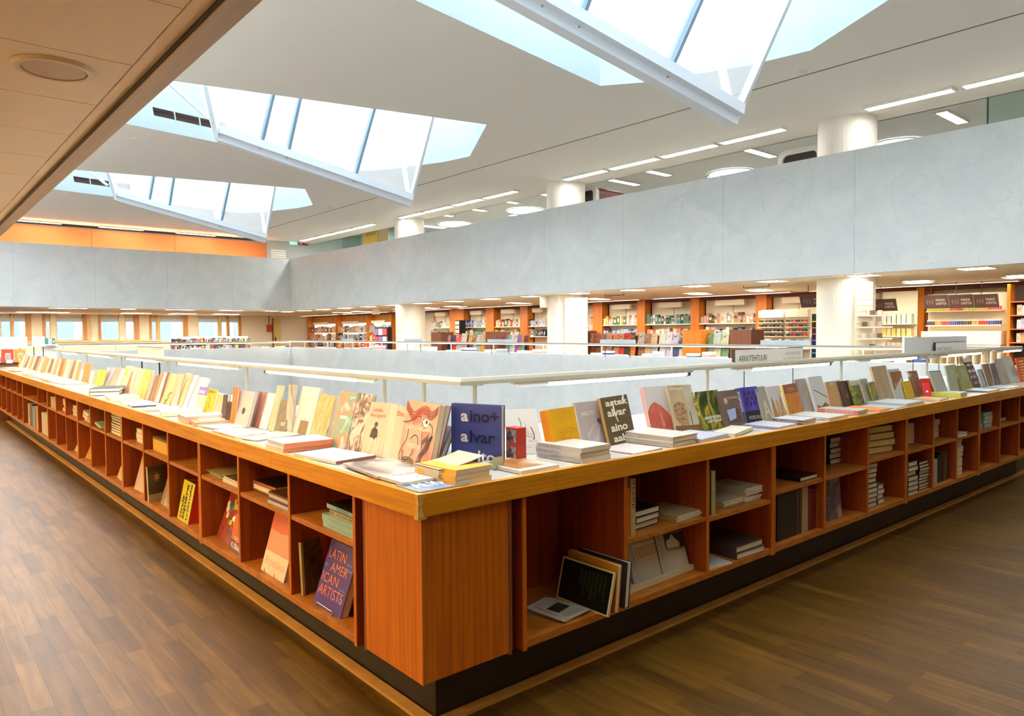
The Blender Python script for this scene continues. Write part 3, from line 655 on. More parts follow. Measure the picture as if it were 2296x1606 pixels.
# ---- books leaning at the corner
PINK = art([(226, 196, 156), (226, 176, 146), (214, 116, 98)], 7)
waves = []
for i in range(4):
    o_ = .035*i
    waves.append(('l', [(.02, .98-o_), (.12+o_*.3, .90-o_), (.30, .80-o_*1.2), (.48, .93-o_), (.66, .94-o_), (.80, .84-o_), (.97, .96-o_)], .018, (168, 60, 44)))
    waves.append(('l', [(.60+o_, .06), (.60+o_, .20), (.74+o_, .30), (.80+o_*.8, .44), (.90+o_*.4, .52)], .016, (60, 50, 54)))
    waves.append(('l', [(.14, .02+o_*.9), (.30, .06+o_*.9), (.44, .05+o_*.8), (.52, .0+o_)], .016, (60, 44, 44)))
body = [('p', [(.20, .74), (.36, .84), (.48, .90), (.66, .88), (.70, .76), (.50, .68), (.30, .64)], (226, 120, 104)), ('p', [(.02, .74), (.20, .82), (.26, .70), (.04, .66)], (232, 150, 128)),
        ('l', [(.0, .66), (.2, .68), (.40, .78), (.56, .77), (.60, .66), (.68, .60), (.74, .70), (.86, .68), (.92, .58), (.88, .44), (.86, .34)], .016, (50, 40, 42)),
        ('p', [(.54, .77), (.78, .74), (.74, .64), (.64, .63)], (240, 234, 214)), ('d', .60, .745, .02, (40, 34, 34)), ('d', .70, .71, .03, (70, 50, 46)),
        ('l', [(.20, .56), (.20, .40), (.08, .28), (.02, .14), (.1, .08)], .014, (50, 40, 42)), ('l', [(.30, .42), (.40, .50), (.52, .48), (.56, .34), (.66, .26)], .014, (50, 40, 42)),
        ('p', [(.50, .20), (.54, .34), (.64, .34), (.72, .24), (.66, .13), (.56, .12)], (236, 156, 138)), ('p', [(.62, .56), (.84, .60), (.78, .50), (.64, .44)], (230, 130, 112)), ('p', [(.66, .44), (.82, .54), (.80, .44), (.66, .36)], (104, 72, 64)),
        ('l', [(.62, .56), (.64, .44), (.70, .30), (.66, .12)], .014, (50, 40, 42)), ('l', [(.12, .24), (.16, .10), (.30, .10), (.40, .18), (.44, .28)], .016, (50, 40, 42))]
lean((888, 1041), (961, 1062), (914, 897), .030, PINK, 'tall pink and cream book with wavy line drawing, left of the blue book', d=body+waves,
     t=[('JUDY CHICAGO', .10, .555, .90, .63, (244, 232, 206), .0), ('HERSTORY', .26, .30, .66, .365, (244, 232, 206), .0)])
lean((956, 1024), (984, 1031), (985, 951), .028, solid(C_['darkgrey']), 'small cream book with dark cover squeezed between the pink book and the blue book', Lr=(6, 30))
lean((935, 1028), (969, 1038), (965, 903), .030, solid((150, 78, 70)), 'dark red edged book standing just behind the tall pink drawing book')
BLUE = solid((74, 84, 150), .38)
rings = [('l', [(.62+rr*math.cos(a*math.pi/8), .50+rr*.8*math.sin(a*math.pi/8)) for a in range(17)], .006, (62, 70, 136)) for rr in (.10, .16, .22, .28, .34)]
lean((1012, 1030), (1124, 1041), (1008, 904), .030, BLUE, 'large blue book with white and dark lower case words, at the corner of the counter', spine=solid((70, 80, 146)), d=rings+[('r', (.068, 0, .075, 1), (58, 66, 132))],
     t=[('a', .20, .69, .35, .835, (240, 234, 222), .03), ('ino+', .385, .69, .95, .89, (30, 28, 78), .02), ('a', .20, .33, .35, .475, (240, 234, 222), .03), ('lvar', .385, .33, .88, .54, (30, 28, 78), .02),
        ('aa', .20, .0, .52, .14, (36, 34, 90), .02), ('lto', .55, .0, .88, .20, (240, 234, 222), .02)], st=('aino', .78, .95, (214, 212, 230), .4), Lr=(1, 20))
sketch = [('l', [(.42, .80), (.46, .70), (.45, .60), (.48, .56)], .02, (30, 28, 30)), ('l', [(.74, .58), (.78, .48), (.80, .38), (.76, .30)], .025, (30, 28, 30)), ('l', [(.56, .70), (.60, .62), (.58, .54), (.64, .50), (.62, .42)], .008, (60, 56, 56)),
          ('l', [(.50, .44), (.58, .46), (.66, .42), (.74, .44), (.84, .40)], .008, (60, 56, 56)), ('l', [(.54, .36), (.60, .42), (.62, .34), (.70, .40), (.74, .30), (.82, .33)], .010, (50, 46, 46)), ('l', [(.60, .26), (.68, .30), (.66, .24), (.78, .28), (.86, .26)], .008, (60, 56, 56))]
lean((1146, 1020), (1221, 1016), (1128, 919), .022, solid((222, 216, 206)), 'white book with black ink sketch beside the red boxes', d=sketch, t=[('AALTO', .46, .12, .88, .19, (150, 146, 146), -.012)])
scrib = []
for v in (.56, .50, .36, .30, .18): scrib += [('l', [(.12+random.random()*.1, v), (.4, v+random.uniform(-.03, .03)), (.6, v+random.uniform(-.04, .04)), (.86, v+random.uniform(-.04, .04))], .010, (206, 132, 12))]
for _ in range(9): x = random.uniform(.1, .8); y = random.uniform(.12, .55); scrib.append(('l', [(x, y), (x+random.uniform(-.1, .16), y+random.uniform(-.1, .1)), (x+random.uniform(-.1, .2), y+random.uniform(-.12, .12))], .008, (190, 120, 12)))
lean((1249, 1026), (1306, 1013), (1229, 919), .052, solid((246, 184, 12)), 'thick bright yellow book with scribbled line print, standing on the counter', spine=art([(244, 170, 16), (230, 130, 12)], 30, (1, 1, .1)), d=scrib, t=[('ELISSA', .25, .85, .8, .92, (214, 150, 20), -.01), ('AALTO', .28, .74, .8, .81, (214, 150, 20), -.01)])
GP = art([(196, 172, 160), (210, 192, 184), (184, 156, 146)], 6)
stairs = [('p', [(.20, .0), (.28, .30), (.76, .62), (.80, .50), (.62, .0)], (206, 196, 190))]+[('l', [(.16+.09*i, .06+.03*i), (.72+.012*i, .60-.03*i)], .012, (136, 112, 104)) for i in range(5)]+[('p', [(.74, .62), (.88, .58), (.84, .46), (.72, .52)], (104, 84, 84))]
lean((1309, 1006), (1366, 996), (1287, 904), .014, GP, 'grey pink book with white capitals and diagonal photo, left of the dark brown lettered one', d=stairs, t=[('AALTO', .17, .70, .68, .79, (240, 234, 226), .0)])
AR = solid((98, 78, 52))
lean((1369, 1000), (1427, 985), (1346, 893), .020, AR, 'dark brown book with very large cream lower case letters', spine=solid((206, 160, 84)), d=[('l', [(.40, .60), (.46, .46)], .035, (244, 230, 200)), ('r', (.80, .83, .86, 1.0), (244, 230, 200)), ('r', (.36, .60, .42, .90), (244, 230, 200))],
     t=[('artek', .12, .80, .96, .94, (244, 230, 200), .03), ('alvar', .12, .58, .84, .74, (244, 230, 200), .03), ('aino', .14, .26, .76, .42, (244, 230, 200), .03), ('aalto', .16, .04, .90, .19, (244, 230, 200), .03)])
RS = art([(206, 106, 88), (188, 84, 66), (226, 150, 130)], 16, (1, 1, .6), 1.5)
lean((1462, 972), (1519, 966), (1440, 868), .030, solid((232, 224, 216)), 'white book with a pink red stone sculpture on the cover', spine=art([(226, 208, 196), (190, 130, 116), (206, 180, 160)], 4), d=[('p', [(.0, .0), (.0, .44), (.16, .60), (.34, .66), (.56, .58), (.80, .40), (.96, .18), (1, 0)], RS), ('p', [(.0, .44), (.0, 1), (.30, 1), (.22, .62), (.12, .58)], (204, 190, 180))])
lean((1518, 971), (1573, 967), (1494, 865), .018, art([(176, 152, 112), (190, 168, 128), (140, 114, 76)], 5), 'tan book with a tree and a bare concrete wall on the cover', d=[('p', [(.62, .12), (.66, .98), (.98, .98), (.98, .16)], art([(176, 164, 142), (196, 186, 164)], 12)), ('p', [(.08, .30), (.10, .56), (.30, .66), (.54, .60), (.60, .40), (.56, .16), (.30, .10)], art([(96, 70, 44), (150, 116, 78), (190, 160, 116)], 60)), ('r', (0, 0, 1, .14), (112, 80, 40)), ('r', (.70, .12, .73, .42), (60, 44, 34))], t=[('ALVAR AALTO', .12, .90, .62, .94, (236, 226, 206), .0)])
FOR = art([(24, 34, 14), (58, 84, 26), (196, 166, 52), (40, 60, 22)], 14, (1, 1, .5), 1.2)
lean((1579, 967), (1629, 958), (1558, 879), .028, FOR, 'dark green forest book with white capitals', spine=art([(226, 200, 96), (90, 90, 40), (240, 232, 190)], 16), t=[('ARKKITEHTIEN', .12, .27, .86, .345, (240, 238, 226), .02), ('LAUTTASAARI', .24, .18, .86, .25, (240, 238, 226), .02)])
lean((1628, 960), (1671, 952.5), (1608, 878), .015, art([(104, 84, 74), (122, 100, 90)], 4), 'grey brown book with a small blue landscape picture, left of the deep blue book', d=[('p', [(.22, .10), (.26, .46), (.84, .48), (.90, .10)], (92, 70, 60)), ('p', [(.28, .16), (.24, .46), (.70, .50), (.64, .22)], (160, 176, 214)), ('d', .30, .72, .09, (212, 160, 130))], t=[('Carlo Bassi', .42, .76, .94, .83, (222, 210, 196), .0)])
diam = [('p', [(.1+.24*i+.12*(j % 2), .54+.14*j), (.2+.24*i+.12*(j % 2), .62+.14*j), (.3+.24*i+.12*(j % 2), .54+.14*j), (.2+.24*i+.12*(j % 2), .45+.14*j)], (52, 34, 92)) for i in range(3) for j in range(4) if .3+.24*i+.12*(j % 2) <= 1.0 and .62+.14*j < 1]
lean((1676, 951), (1713, 945), (1659, 870), .040, art([(110, 100, 210), (70, 60, 160), (40, 36, 76)], 5), 'thick deep blue book with a diamond lattice and white capitals', spine=solid((38, 34, 70)), d=[('r', (0, 0, 1, .34), (34, 30, 44))]+diam, t=[('VITRUVIUS', .15, .10, .92, .20, (222, 214, 206), .0)], st=('VITRUVIUS', .35, .92, (214, 210, 226), .55))
lean((1715, 946), (1736, 941), (1692, 869), .012, art([(172, 164, 146), (188, 180, 162)], 4), 'grey book with one large pale letter A', t=[('A', .18, .06, .92, .60, (214, 206, 182), .01)])
spk = [('p', [(.05+.3*i, .02), (.12+.3*i, .50), (.2+.3*i, .72-.1*(i % 2)), (.28+.3*i, .5), (.36+.3*i, .02)], art([(206, 148, 70), (170, 120, 84), (228, 190, 130)], 20, (1, 1, .3))) for i in range(3)]
lean((1737, 941), (1766, 935.7), (1717, 868), .012, solid((236, 234, 228)), 'white book with pointed wooden spires on its cover', d=spk)
lean((1773, 936.5), (1803, 928.5), (1754, 864), .018, art([(196, 116, 48), (222, 142, 56), (170, 88, 30)], 9, (1, 1, .5), 2), 'orange brown wood grain book with pale yellow spine', spine=solid((240, 226, 140)), d=[('r', (0, .72, 1, 1), (150, 88, 52))], t=[('Suomi', .25, .84, .72, .90, (228, 206, 180), .0), ('vanhoja', .25, .77, .86, .82, (228, 206, 180), .0)])
lean((1803, 928), (1830, 922), (1782, 851), .012, art([(214, 214, 216), (176, 160, 158), (206, 176, 120)], 9, (1, 1, .5)), 'white book with a faded grey spire picture, right of the orange wood grain book')
lean((1834, 924), (1864, 918.5), (1811, 846), .022, solid((244, 244, 242)), 'tall white book with a thin crane over bushes on its cover', d=[('p', [(.08, .10), (.08, .48), (.94, .40), (.94, .06)], (206, 202, 190)), ('l', [(.14, .62), (.55, .50), (.96, .36)], .03, (70, 60, 58)), ('p', [(.06, .04), (.08, .20), (.4, .12), (.7, .24), (.94, .14), (.94, .02)], art([(120, 104, 50), (166, 120, 70), (80, 84, 40)], 40))])
lean((1865, 918), (1896, 909.5), (1850, 857), .010, art([(206, 200, 96), (226, 168, 130), (220, 190, 100)], 12), 'pink and yellow green patterned book with dark title on top', d=[('r', (0, .86, 1, 1), (224, 212, 176))], t=[('30 Trees', .02, .87, .98, .985, (60, 54, 24), .0)])
lean((1896, 912), (1919, 908.5), (1880, 855), .014, art([(74, 56, 52), (92, 70, 64)], 5), 'dark brown book with a small red mark, right of the pink and yellow green book', d=[('d', .45, .40, .12, (178, 74, 56))])
lean((1920, 910), (1943, 905.5), (1903, 855), .014, art([(40, 56, 26), (84, 104, 40), (170, 160, 60), (60, 60, 44)], 24), 'book with dense green plants on the cover', d=[('r', (0, .8, 1, 1), (186, 182, 166))])
lean((1944, 908), (1960, 905.5), (1927, 850), .012, art([(168, 160, 140), (196, 186, 160)], 9), 'slim grey stone picture book right of the green plants book')
lean((1961, 907), (1974, 903), (1947, 858), .010, art([(206, 160, 40), (120, 140, 60), (90, 80, 150)], 14), 'small narrow book with a yellow and green picture beside the tall beige book')
lean((1976, 903.5), (2008, 897), (1953, 823), .018, art([(226, 216, 186), (190, 160, 120), (206, 184, 150)], 8, (1, 1, .4)), 'tall beige book standing highest in the right row')
lean((2009, 897.5), (2034, 893), (1990, 829), .020, solid((240, 238, 230)), 'tall white book behind the brown building picture', Lr=(5, 22))
lean((2011, 897), (2035, 892.5), (2000, 835), .008, art([(186, 130, 76), (140, 92, 56), (220, 176, 120)], 22), 'book with a brown arcade building picture in front of a white one', Lr=(14, 40), Hr=(.1, .4))
lean((2036, 894), (2054, 890), (2024, 856), .012, art([(228, 200, 40), (206, 170, 30), (240, 220, 90)], 24), 'bright yellow leafy book in the right row')
lean((2053, 890.5), (2073, 888), (2035, 833), .014, art([(226, 214, 190), (120, 76, 46), (190, 156, 120)], 8, (.4, 1, 1)), 'cream and dark brown striped book left of the red book')
lean((2075, 889), (2101, 888), (2066, 849), .022, solid((216, 58, 44)), 'large red book in the right row', Lr=(3, 20))
lean((2073, 891), (2090, 891), (2066, 859), .008, solid((206, 46, 40)), 'small red book with a white badge leaning on the large red one', d=[('d', .5, .4, .14, (236, 222, 214))], Lr=(6, 30))
lean((2104, 889), (2129, 887), (2083, 832), .02, solid((186, 182, 166)), 'grey book with a green border in the right row', back=solid((60, 140, 110)), d=[('r', (0, .95, 1, 1), (70, 156, 124)), ('r', (.93, 0, 1, 1), (70, 156, 124))], Lr=(3, 24))
lean((2133, 884), (2156, 878), (2119, 820), .012, art([(224, 226, 212), (190, 200, 170), (220, 200, 150)], 10), 'pale white and green flowered book right of the green bordered book')
lean((2160, 879), (2182, 874), (2142, 821), .012, art([(228, 226, 206), (150, 160, 90), (206, 150, 80)], 10), 'white book with green and orange blots in the right row')
lean((2185, 871), (2202, 867), (2157, 804), .012, solid((74, 58, 48)), 'tall dark brown book with rows of white letters', d=[('r', (0, .86, 1, 1), (206, 200, 190))]+[('r', (.12+.16*i, .72-.2*j, .24+.16*i, .80-.2*j), (232, 224, 214) if (i+j) % 3 else (214, 70, 50)) for i in range(5) for j in range(4)])
lean((2203, 870), (2216, 867), (2191, 829), .010, art([(176, 196, 214), (226, 230, 230)], 10), 'small pale blue book right of the tall dark brown one')
lean((2218, 868), (2231, 864.5), (2202, 817), .014, art([(176, 128, 90), (130, 100, 84), (206, 170, 130)], 10), 'narrow tan picture book with a white spine in the right row', spine=solid((238, 230, 214)))
lean((2232, 865), (2246, 861), (2219, 815), .014, art([(120, 92, 84), (84, 96, 110), (190, 160, 130)], 12), 'narrow brown and blue picture book in the right row', spine=solid((236, 222, 200)))
lean((2249, 862), (2266, 859), (2228, 806), .012, art([(214, 206, 190), (168, 160, 148)], 8), 'pale grey book beside the white book with small purple print')
lean((2268, 859), (2291, 855.5), (2243, 801), .014, art([(236, 236, 232), (190, 214, 196)], 5), 'wide white and mint book with small purple print', d=[('r', (.45+.1*i, .2+.02*j, .47+.1*i, .22+.08*j), (110, 90, 140)) for i in range(4) for j in range(1, 6)])
lean((2292, 856), (2318, 851), (2278, 803), .018, solid((230, 90, 30)), 'bright orange book at the right edge of the picture', d=[('r', (.1, .1+.12*i, .5, .14+.12*i), (240, 226, 180)) for i in range(7)])
# ---- left wing, from the corner outwards
LD = [
 ((873, 1031), (895, 1037), (891, 909), .020, art([(232, 216, 184), (222, 204, 170)], 3), 'cream book with thin red title half hidden behind the pink drawing book', [('Das', .15, .82, .85, .90, (206, 90, 60), .0)], None),
 ((856, 1026.5), (872, 1030), (878, 906), .030, solid(C_['cream']), 'thick plain cream book with pages showing, right of the portrait book', None, None),
 ((808, 1018), (855, 1026), (833, 900), .020, solid((222, 200, 164)), 'cream book with a red title over a small seated dark figure', [('Louise', .18, .82, .64, .90, (206, 92, 62), .0), ('Bourgeois', .12, .70, .84, .79, (206, 92, 62), .0)],
   [('p', [(.26, .34), (.30, .48), (.42, .54), (.58, .48), (.62, .36), (.52, .30)], (66, 50, 42)), ('d', .46, .58, .08, (84, 64, 52)), ('l', [(.40, .32), (.36, .18), (.30, .02)], .05, (236, 222, 194)), ('l', [(.56, .32), (.62, .16), (.58, .02)], .05, (236, 222, 194)), ('l', [(.74, .34), (.72, .18), (.74, .04)], .05, (238, 226, 200))]),
 ((776, 1010.5), (807, 1017), (806, 881), .020, art([(226, 204, 178), (218, 196, 168), (92, 46, 34)], 16, (1, 1, .6), 1) if 0 else art([(232, 212, 188), (228, 206, 180), (96, 48, 34), (230, 206, 180)], 18, (1, 1, .7), 1.5), 'pale pink book covered in dark brown ink blots', None, None),
 ((734, 1000.5), (773, 1009), (764, 876.5), .024, art([(206, 216, 190), (110, 160, 130), (214, 130, 90), (226, 226, 214)], 13), 'tall green and orange abstract painting book', None, [('r', (.30, .52, .72, .57), (214, 190, 190))]),
 ((694, 981), (727, 995), (719, 882), .022, art([(206, 180, 100), (176, 146, 66), (228, 210, 150), (140, 110, 50)], 12, (1, 1, .6), 1.5), 'yellow ochre painting book with white page edges', None, None),
 ((654, 971), (693, 980), (679, 866), .016, art([(240, 238, 226), (232, 226, 190)], 4), 'white and cream book with a brown square plate at the bottom', None, [('p', [(.30, .02), (.34, .30), (.80, .30), (.80, .0)], (128, 96, 62)), ('r', (.58, .30, .60, .34), (40, 36, 30))]),
 ((638, 970), (654, 971.5), (642, 862), .018, art([(124, 84, 56), (232, 226, 210), (150, 104, 70)], 8, (1, 1, .4), 1.5), 'brown and white figure print book left of the brown plate book', None, None),
 ((601, 966), (614, 967.5), (622, 864), .020, art([(222, 220, 190), (190, 190, 140), (236, 234, 222)], 8, (1, 1, .4)), 'tall pale green and white book behind the small photo book', None, None),
 ((580, 960.5), (597, 964), (602, 881), .034, solid((244, 242, 236)), 'thick white book with its page block facing the aisle', None, None),
 ((560, 955), (579, 960), (578, 877), .018, art([(226, 96, 66), (120, 72, 50), (230, 150, 140), (214, 70, 44)], 9, (1, 1, .3), 1.2), 'red and pink book with a tall brown spire shape', None, [('p', [(.30, .0), (.36, .5), (.46, .85), (.54, .5), (.62, .0)], (120, 76, 48))]),
 ((518, 953), (553, 959.5), (538, 875), .020, solid((212, 202, 190)), 'plain light grey book with a single black dot', None, [('d', .56, .44, .10, (34, 24, 32))]),
 ((514, 952), (524, 954), (521, 868), .014, art([(214, 66, 34), (232, 140, 50), (180, 40, 30)], 14, (1, 1, .5)), 'fiery red and orange book half hidden behind the grey dot book', None, None),
 ((503.5, 950), (513, 952), (505, 900), .02, solid(C_['black']), 'small black book in the left row', None, None),
 ((494, 944), (503, 947), (497, 884), .02, solid((84, 52, 44)), 'narrow dark brown book left of the small black one', None, None),
 ((482, 934), (493, 940), (488, 882), .018, art([(226, 200, 110), (232, 214, 150)], 5), 'narrow pale yellow book right of the yellow cartoon book', None, None),
 ((455, 925), (475, 928), (467, 872), .018, art([(206, 186, 30), (190, 166, 24)], 6), 'bright yellow book with black lettering and a red shape', [('DALI', .10, .84, .80, .96, (40, 40, 30), .0)], [('l', [(.3, .7), (.5, .5), (.4, .3), (.7, .2)], .05, (214, 90, 40)), ('l', [(.1, .5), (.3, .3), (.2, .1)], .03, (40, 50, 20))]),
 ((433.5, 920.5), (455, 925), (448, 867), .014, art([(206, 206, 90), (226, 226, 206), (190, 180, 50)], 8), 'yellow green book with a purple top band', [('DALI', .05, .74, .70, .88, (240, 238, 230), .02)], [('r', (0, .68, 1, 1), (132, 104, 176))]),
 ((417, 915.5), (434, 920.5), (449, 845), .022, solid((240, 238, 230)), 'very tall white book right of the other tall white one', None, [('r', (.6, .4, .9, .7), (228, 206, 190))]),
 ((409, 914.5), (417, 916), (436, 841), .018, solid((246, 244, 238)), 'very tall white book with a thin face, left of its white neighbour', None, None),
 ((396, 911.5), (408, 914), (418, 836), .018, art([(232, 186, 130), (240, 206, 160)], 4), 'peach coloured book with a black contour drawing', None, [('l', [(.2, .1), (.2, .5), (.5, .8), (.8, .86)], .06, (90, 60, 40))]),
 ((379, 908.5), (396, 912), (397, 838), .016, art([(206, 206, 210), (214, 180, 140), (190, 110, 60)], 5, (1, 1, .5)), 'silver grey book with an ochre lower part', None, None),
 ((359, 903.5), (379, 909), (383, 837), .016, art([(206, 194, 130), (190, 176, 110)], 4), 'olive yellow book with a flowing dark script', None, [('l', [(.5, .1), (.7, .2), (.5, .3), (.8, .4)], .05, (70, 66, 40)), ('l', [(.4, .02), (.6, .08), (.4, .14)], .04, (70, 66, 40))]),
 ((355, 902), (359, 903.5), (375, 835), .03, solid((140, 70, 40)), 'thin red brown spine left of the olive yellow book', None, None),
 ((347, 901.5), (355, 903), (367, 835), .02, solid((214, 210, 210)), 'thin pale grey spine in the left row', None, None),
 ((341, 899), (347, 901.5), (360, 835), .02, solid((222, 140, 104)), 'thin salmon spine between the brown and the pale grey books', None, None),
 ((332, 897), (341, 899.5), (349, 841), .022, art([(130, 94, 66), (150, 112, 80)], 6), 'medium brown book in the left row', None, None),
 ((323, 895), (332, 897.5), (339, 838), .018, solid((178, 176, 168)), 'narrow mid grey book left of the medium brown one', None, None),
 ((306, 889.5), (323, 895.5), (325, 827), .018, art([(232, 180, 60), (240, 206, 110), (222, 150, 40)], 9), 'golden yellow and orange textured book', None, None),
 ((294, 884), (306, 889.5), (313, 825), .016, art([(236, 210, 160), (240, 226, 196), (230, 190, 120)], 9), 'beige and pale orange speckled book left of the golden one', None, None),
 ((287, 881.5), (294, 884), (301, 823), .03, solid((244, 240, 228)), 'thick white page block between the orange and beige books', None, None),
 ((279, 880), (287, 882), (295, 833), .012, solid((216, 140, 60)), 'narrow orange book with a grey blue neighbour', None, None),
 ((263, 878), (279, 880.5), (283, 820), .016, art([(196, 204, 210), (206, 190, 120)], 4), 'grey blue book with a yellow patch', None, [('r', (.2, .62, .6, .9), (206, 176, 60))]),
 ((256, 873), (262, 877), (274, 826), .02, solid((238, 236, 230)), 'narrow white book left of the grey blue one', None, None),
 ((241, 866), (256, 870), (265, 824), .016, art([(158, 128, 104), (176, 148, 122)], 8), 'greyish brown photo book in the left row', None, None),
 ((233, 864.5), (241, 866), (251, 824), .016, solid((180, 160, 166)), 'narrow mauve book left of the greyish brown one', None, None),
 ((228, 863.5), (234, 864.5), (241, 824), .016, art([(206, 216, 230), (236, 236, 236)], 8), 'narrow pale blue book right of the lemon yellow one', None, None),
 ((213, 863.5), (229, 865), (223, 829), .014, art([(228, 210, 50), (222, 200, 70)], 6), 'lemon yellow book with a small red mark', None, [('r', (.4, .55, .55, .75), (214, 150, 50))]),
 ((205, 861), (212, 863), (213, 828), .014, solid((232, 190, 146)), 'small peach book left of the lemon yellow one', None, None),
 ((181, 858), (196, 860.5), (191, 815), .016, art([(196, 148, 86), (180, 128, 66)], 8), 'ochre brown book with white page edges near the far end of the left row', None, None)]
for bl, br, tl, T, cv, lb, tx, dc in LD: lean(bl, br, tl, T, cv, lb, d=dc, t=tx, Lr=(8, 34), Hr=(.14, .36))
# small photo book in front
lean((613, 968.5), (637, 971), (631, 896), .012, art([(110, 92, 74), (140, 122, 98), (84, 70, 58)], 10), 'small dark photo book standing in front of taller pale books', t=[('MANET', .52, .2, .94, .32, (236, 226, 206), .0)], Lr=(8, 30))
# the far end of the left row
fc = ['tan', 'cream', 'brown', 'beige', 'white', 'ochre', 'rust', 'cream', 'tan', 'silver', 'brown', 'sand', 'salmon', 'olive', 'white', 'tan', 'brown', 'cream']
xx = 174.0; i = 0
while xx > 42:
    wd = [8.0, 6.5, 7.5, 5.5, 9, 6][i % 6]*(.6+.4*xx/180); yb = 826+ (xx-46)*.232
    a1 = (xx-wd, yb-wd*.18); b1 = (xx, yb); top = 811-(174-xx)*.10-[0, 3, 1, 4, 2][i % 5]
    c = fc[i % len(fc)]
    lean(a1, b1, (xx-wd+11+(i % 3), top), .016, art([C_[c], tuple(min(255, v+24) for v in C_[c])], 9), '%s book near the far end of the left row, %s from the ochre brown one' % (c, cnt[i]), 'books at the far end of the left row', Lr=(8, 34), Hr=(.14, .34))
    xx -= wd*.96; i += 1
# ---- books and magazines lying on the counter
GL = dict(rough=.3)
def S(c): return solid(C_[c] if isinstance(c, str) else c)
SKYC = art([(96, 120, 160), (150, 166, 190), (120, 116, 120)], 5)
flat((930, 1107), (1045, 1087), (884, 1089), .004, 1, SKYC, 'blue grey magazine with large slanted white capitals at the very corner', z0=ZT+.0005, t=[('ALVAR', .10, .30, .98, .85, (236, 236, 238), .03)])
flat((818, 1073), (938, 1058), (726, 1044), .010, 1, art([(150, 140, 134), (206, 190, 176), (96, 84, 80), (170, 150, 146)], 4), 'dark grey painting calendar lying behind the pink titled one', z0=ZT+.006, d=[('p', [(.50, .06), (.66, .22), (.90, .28), (.94, .16), (.80, .04)], (190, 166, 152)), ('p', [(.40, .05), (.5, .25), (.64, .22), (.52, .03)], (206, 206, 212))])
flat((877, 1087), (975, 1071), (820, 1072), .012, 1, S((226, 224, 224)), 'white calendar with pale pink title and grey figure, left of the corner magazine', z0=ZT+.005, mind=.03, t=[('ATENEUM', .05, .70, .95, .93, (226, 160, 170), .01)], d=[('l', [(.45, .25), (.55, .4), (.5, .5), (.62, .45), (.7, .55)], .02, (130, 130, 136)), ('l', [(.5, .3), (.65, .3), (.75, .36)], .02, (130, 130, 136))])
flat((706, 1041), (800, 1026), (640, 1018), .014, 1, S((232, 226, 224)), 'white book with dark red edge lying on the left wing', z0=ZT, pages=mat((150, 80, 66)), hard=False)
flat((596, 1000), (711, 988), (556, 989), .022, 2, S((236, 234, 236)), 'thick white book with orange page edges', z0=ZT, jit=.05, pages=mat((230, 130, 84)), d=[('p', [(.05, .1), (.6, .1), (.9, .9), (.2, .9)], (206, 212, 226))])
flat((552, 989.6), (662, 974), (517.5, 979.6), .006, 1, art([(170, 184, 150), (206, 206, 190), (150, 166, 140)], 16), 'sage green flowered booklet on the left wing')
flat((517.5, 980), (587.6, 973), (470, 964.6), .009, 1, art([(206, 192, 180), (214, 206, 196), (180, 120, 110)], 18), 'grey pink flowered booklet on the left wing', z0=ZT+.002)
flat((466, 965), (536, 957), (421.5, 953), .008, 1, S((196, 194, 188)), 'plain grey booklet right of the orange labelled book')
flat((414, 951), (503, 945), (384, 940), .024, 1, S((232, 146, 96)), 'salmon orange book with a white label lying flat', hard=True, d=[('r', (.22, .35, .78, .68), (244, 236, 226))])
flat((376.7, 938.5), (485, 931), (358, 932), .044, 1, S((206, 198, 188)), 'thick grey white book with a pale salmon edge lying flat', pages=mat((226, 180, 156)))
flat((342, 927), (436, 922), (321, 919), .03, 1, art([(236, 234, 232), (226, 206, 206), (206, 214, 220)], 9), 'white book with a faint picture lying flat in the left wing')
flat((308, 918), (384, 915.7), (291, 914), .018, 1, art([(170, 196, 220), (206, 220, 230)], 3), 'sky blue booklet lying flat in the left wing')
flat((294, 911), (350, 908), (273, 907), .012, 1, S((206, 200, 196)), 'grey booklet with a dark edge next to the sky blue one', pages=mat((70, 80, 84)))
flat((274, 908), (337, 904.6), (250.6, 901), .010, 1, S((222, 196, 186)), 'pale pink booklet lying flat in the left wing')
flat((236, 893.5), (305.5, 890), (225.7, 885), .030, 1, S((232, 216, 176)), 'cream framed picture book lying flat', d=[('r', (.10, .12, .90, .88), (222, 202, 140))])
flat((192, 872), (259, 870), (183, 866), .034, 2, S((40, 60, 56)), 'dark green hardback with white pages lying flat', hard=True, pages=mat((238, 234, 222)), jit=.03)
pal = ['cream', 'white', 'beige', 'silver', 'cream', 'sand', 'white', 'tan', 'white', 'cream', 'beige', 'white']
for i in range(11):
    x = 172-i*14.5; y = 862-i*4.1
    flat((x-28, y-1), (x+24, y-3.5), (x-44, y-6), .012+.008*(i % 3), 1, S(pal[i]), '%s book lying flat far along the left wing, %s beyond the dark green hardbacks' % (pal[i], cnt[i]), group='books lying near the far end of the left wing')
YEL = S((236, 186, 70))
flat((1096, 1073), (1175, 1058), (1013, 1052), .019, 3, YEL, 'yellow paperback in the stack beside the corner', spine=solid((240, 172, 20)), jit=.05, mind=.03, d=[('l', [(.1, .2), (.5, .3), (.8, .2)], .006, (222, 168, 60)), ('l', [(.2, .6), (.5, .5), (.9, .7)], .006, (222, 168, 60))])
bst = flat((984, 1056), (1084, 1041), (931, 1042), .016, 3, S((214, 194, 162)), 'beige paperback in the stack between the pink and blue books', jit=.06)
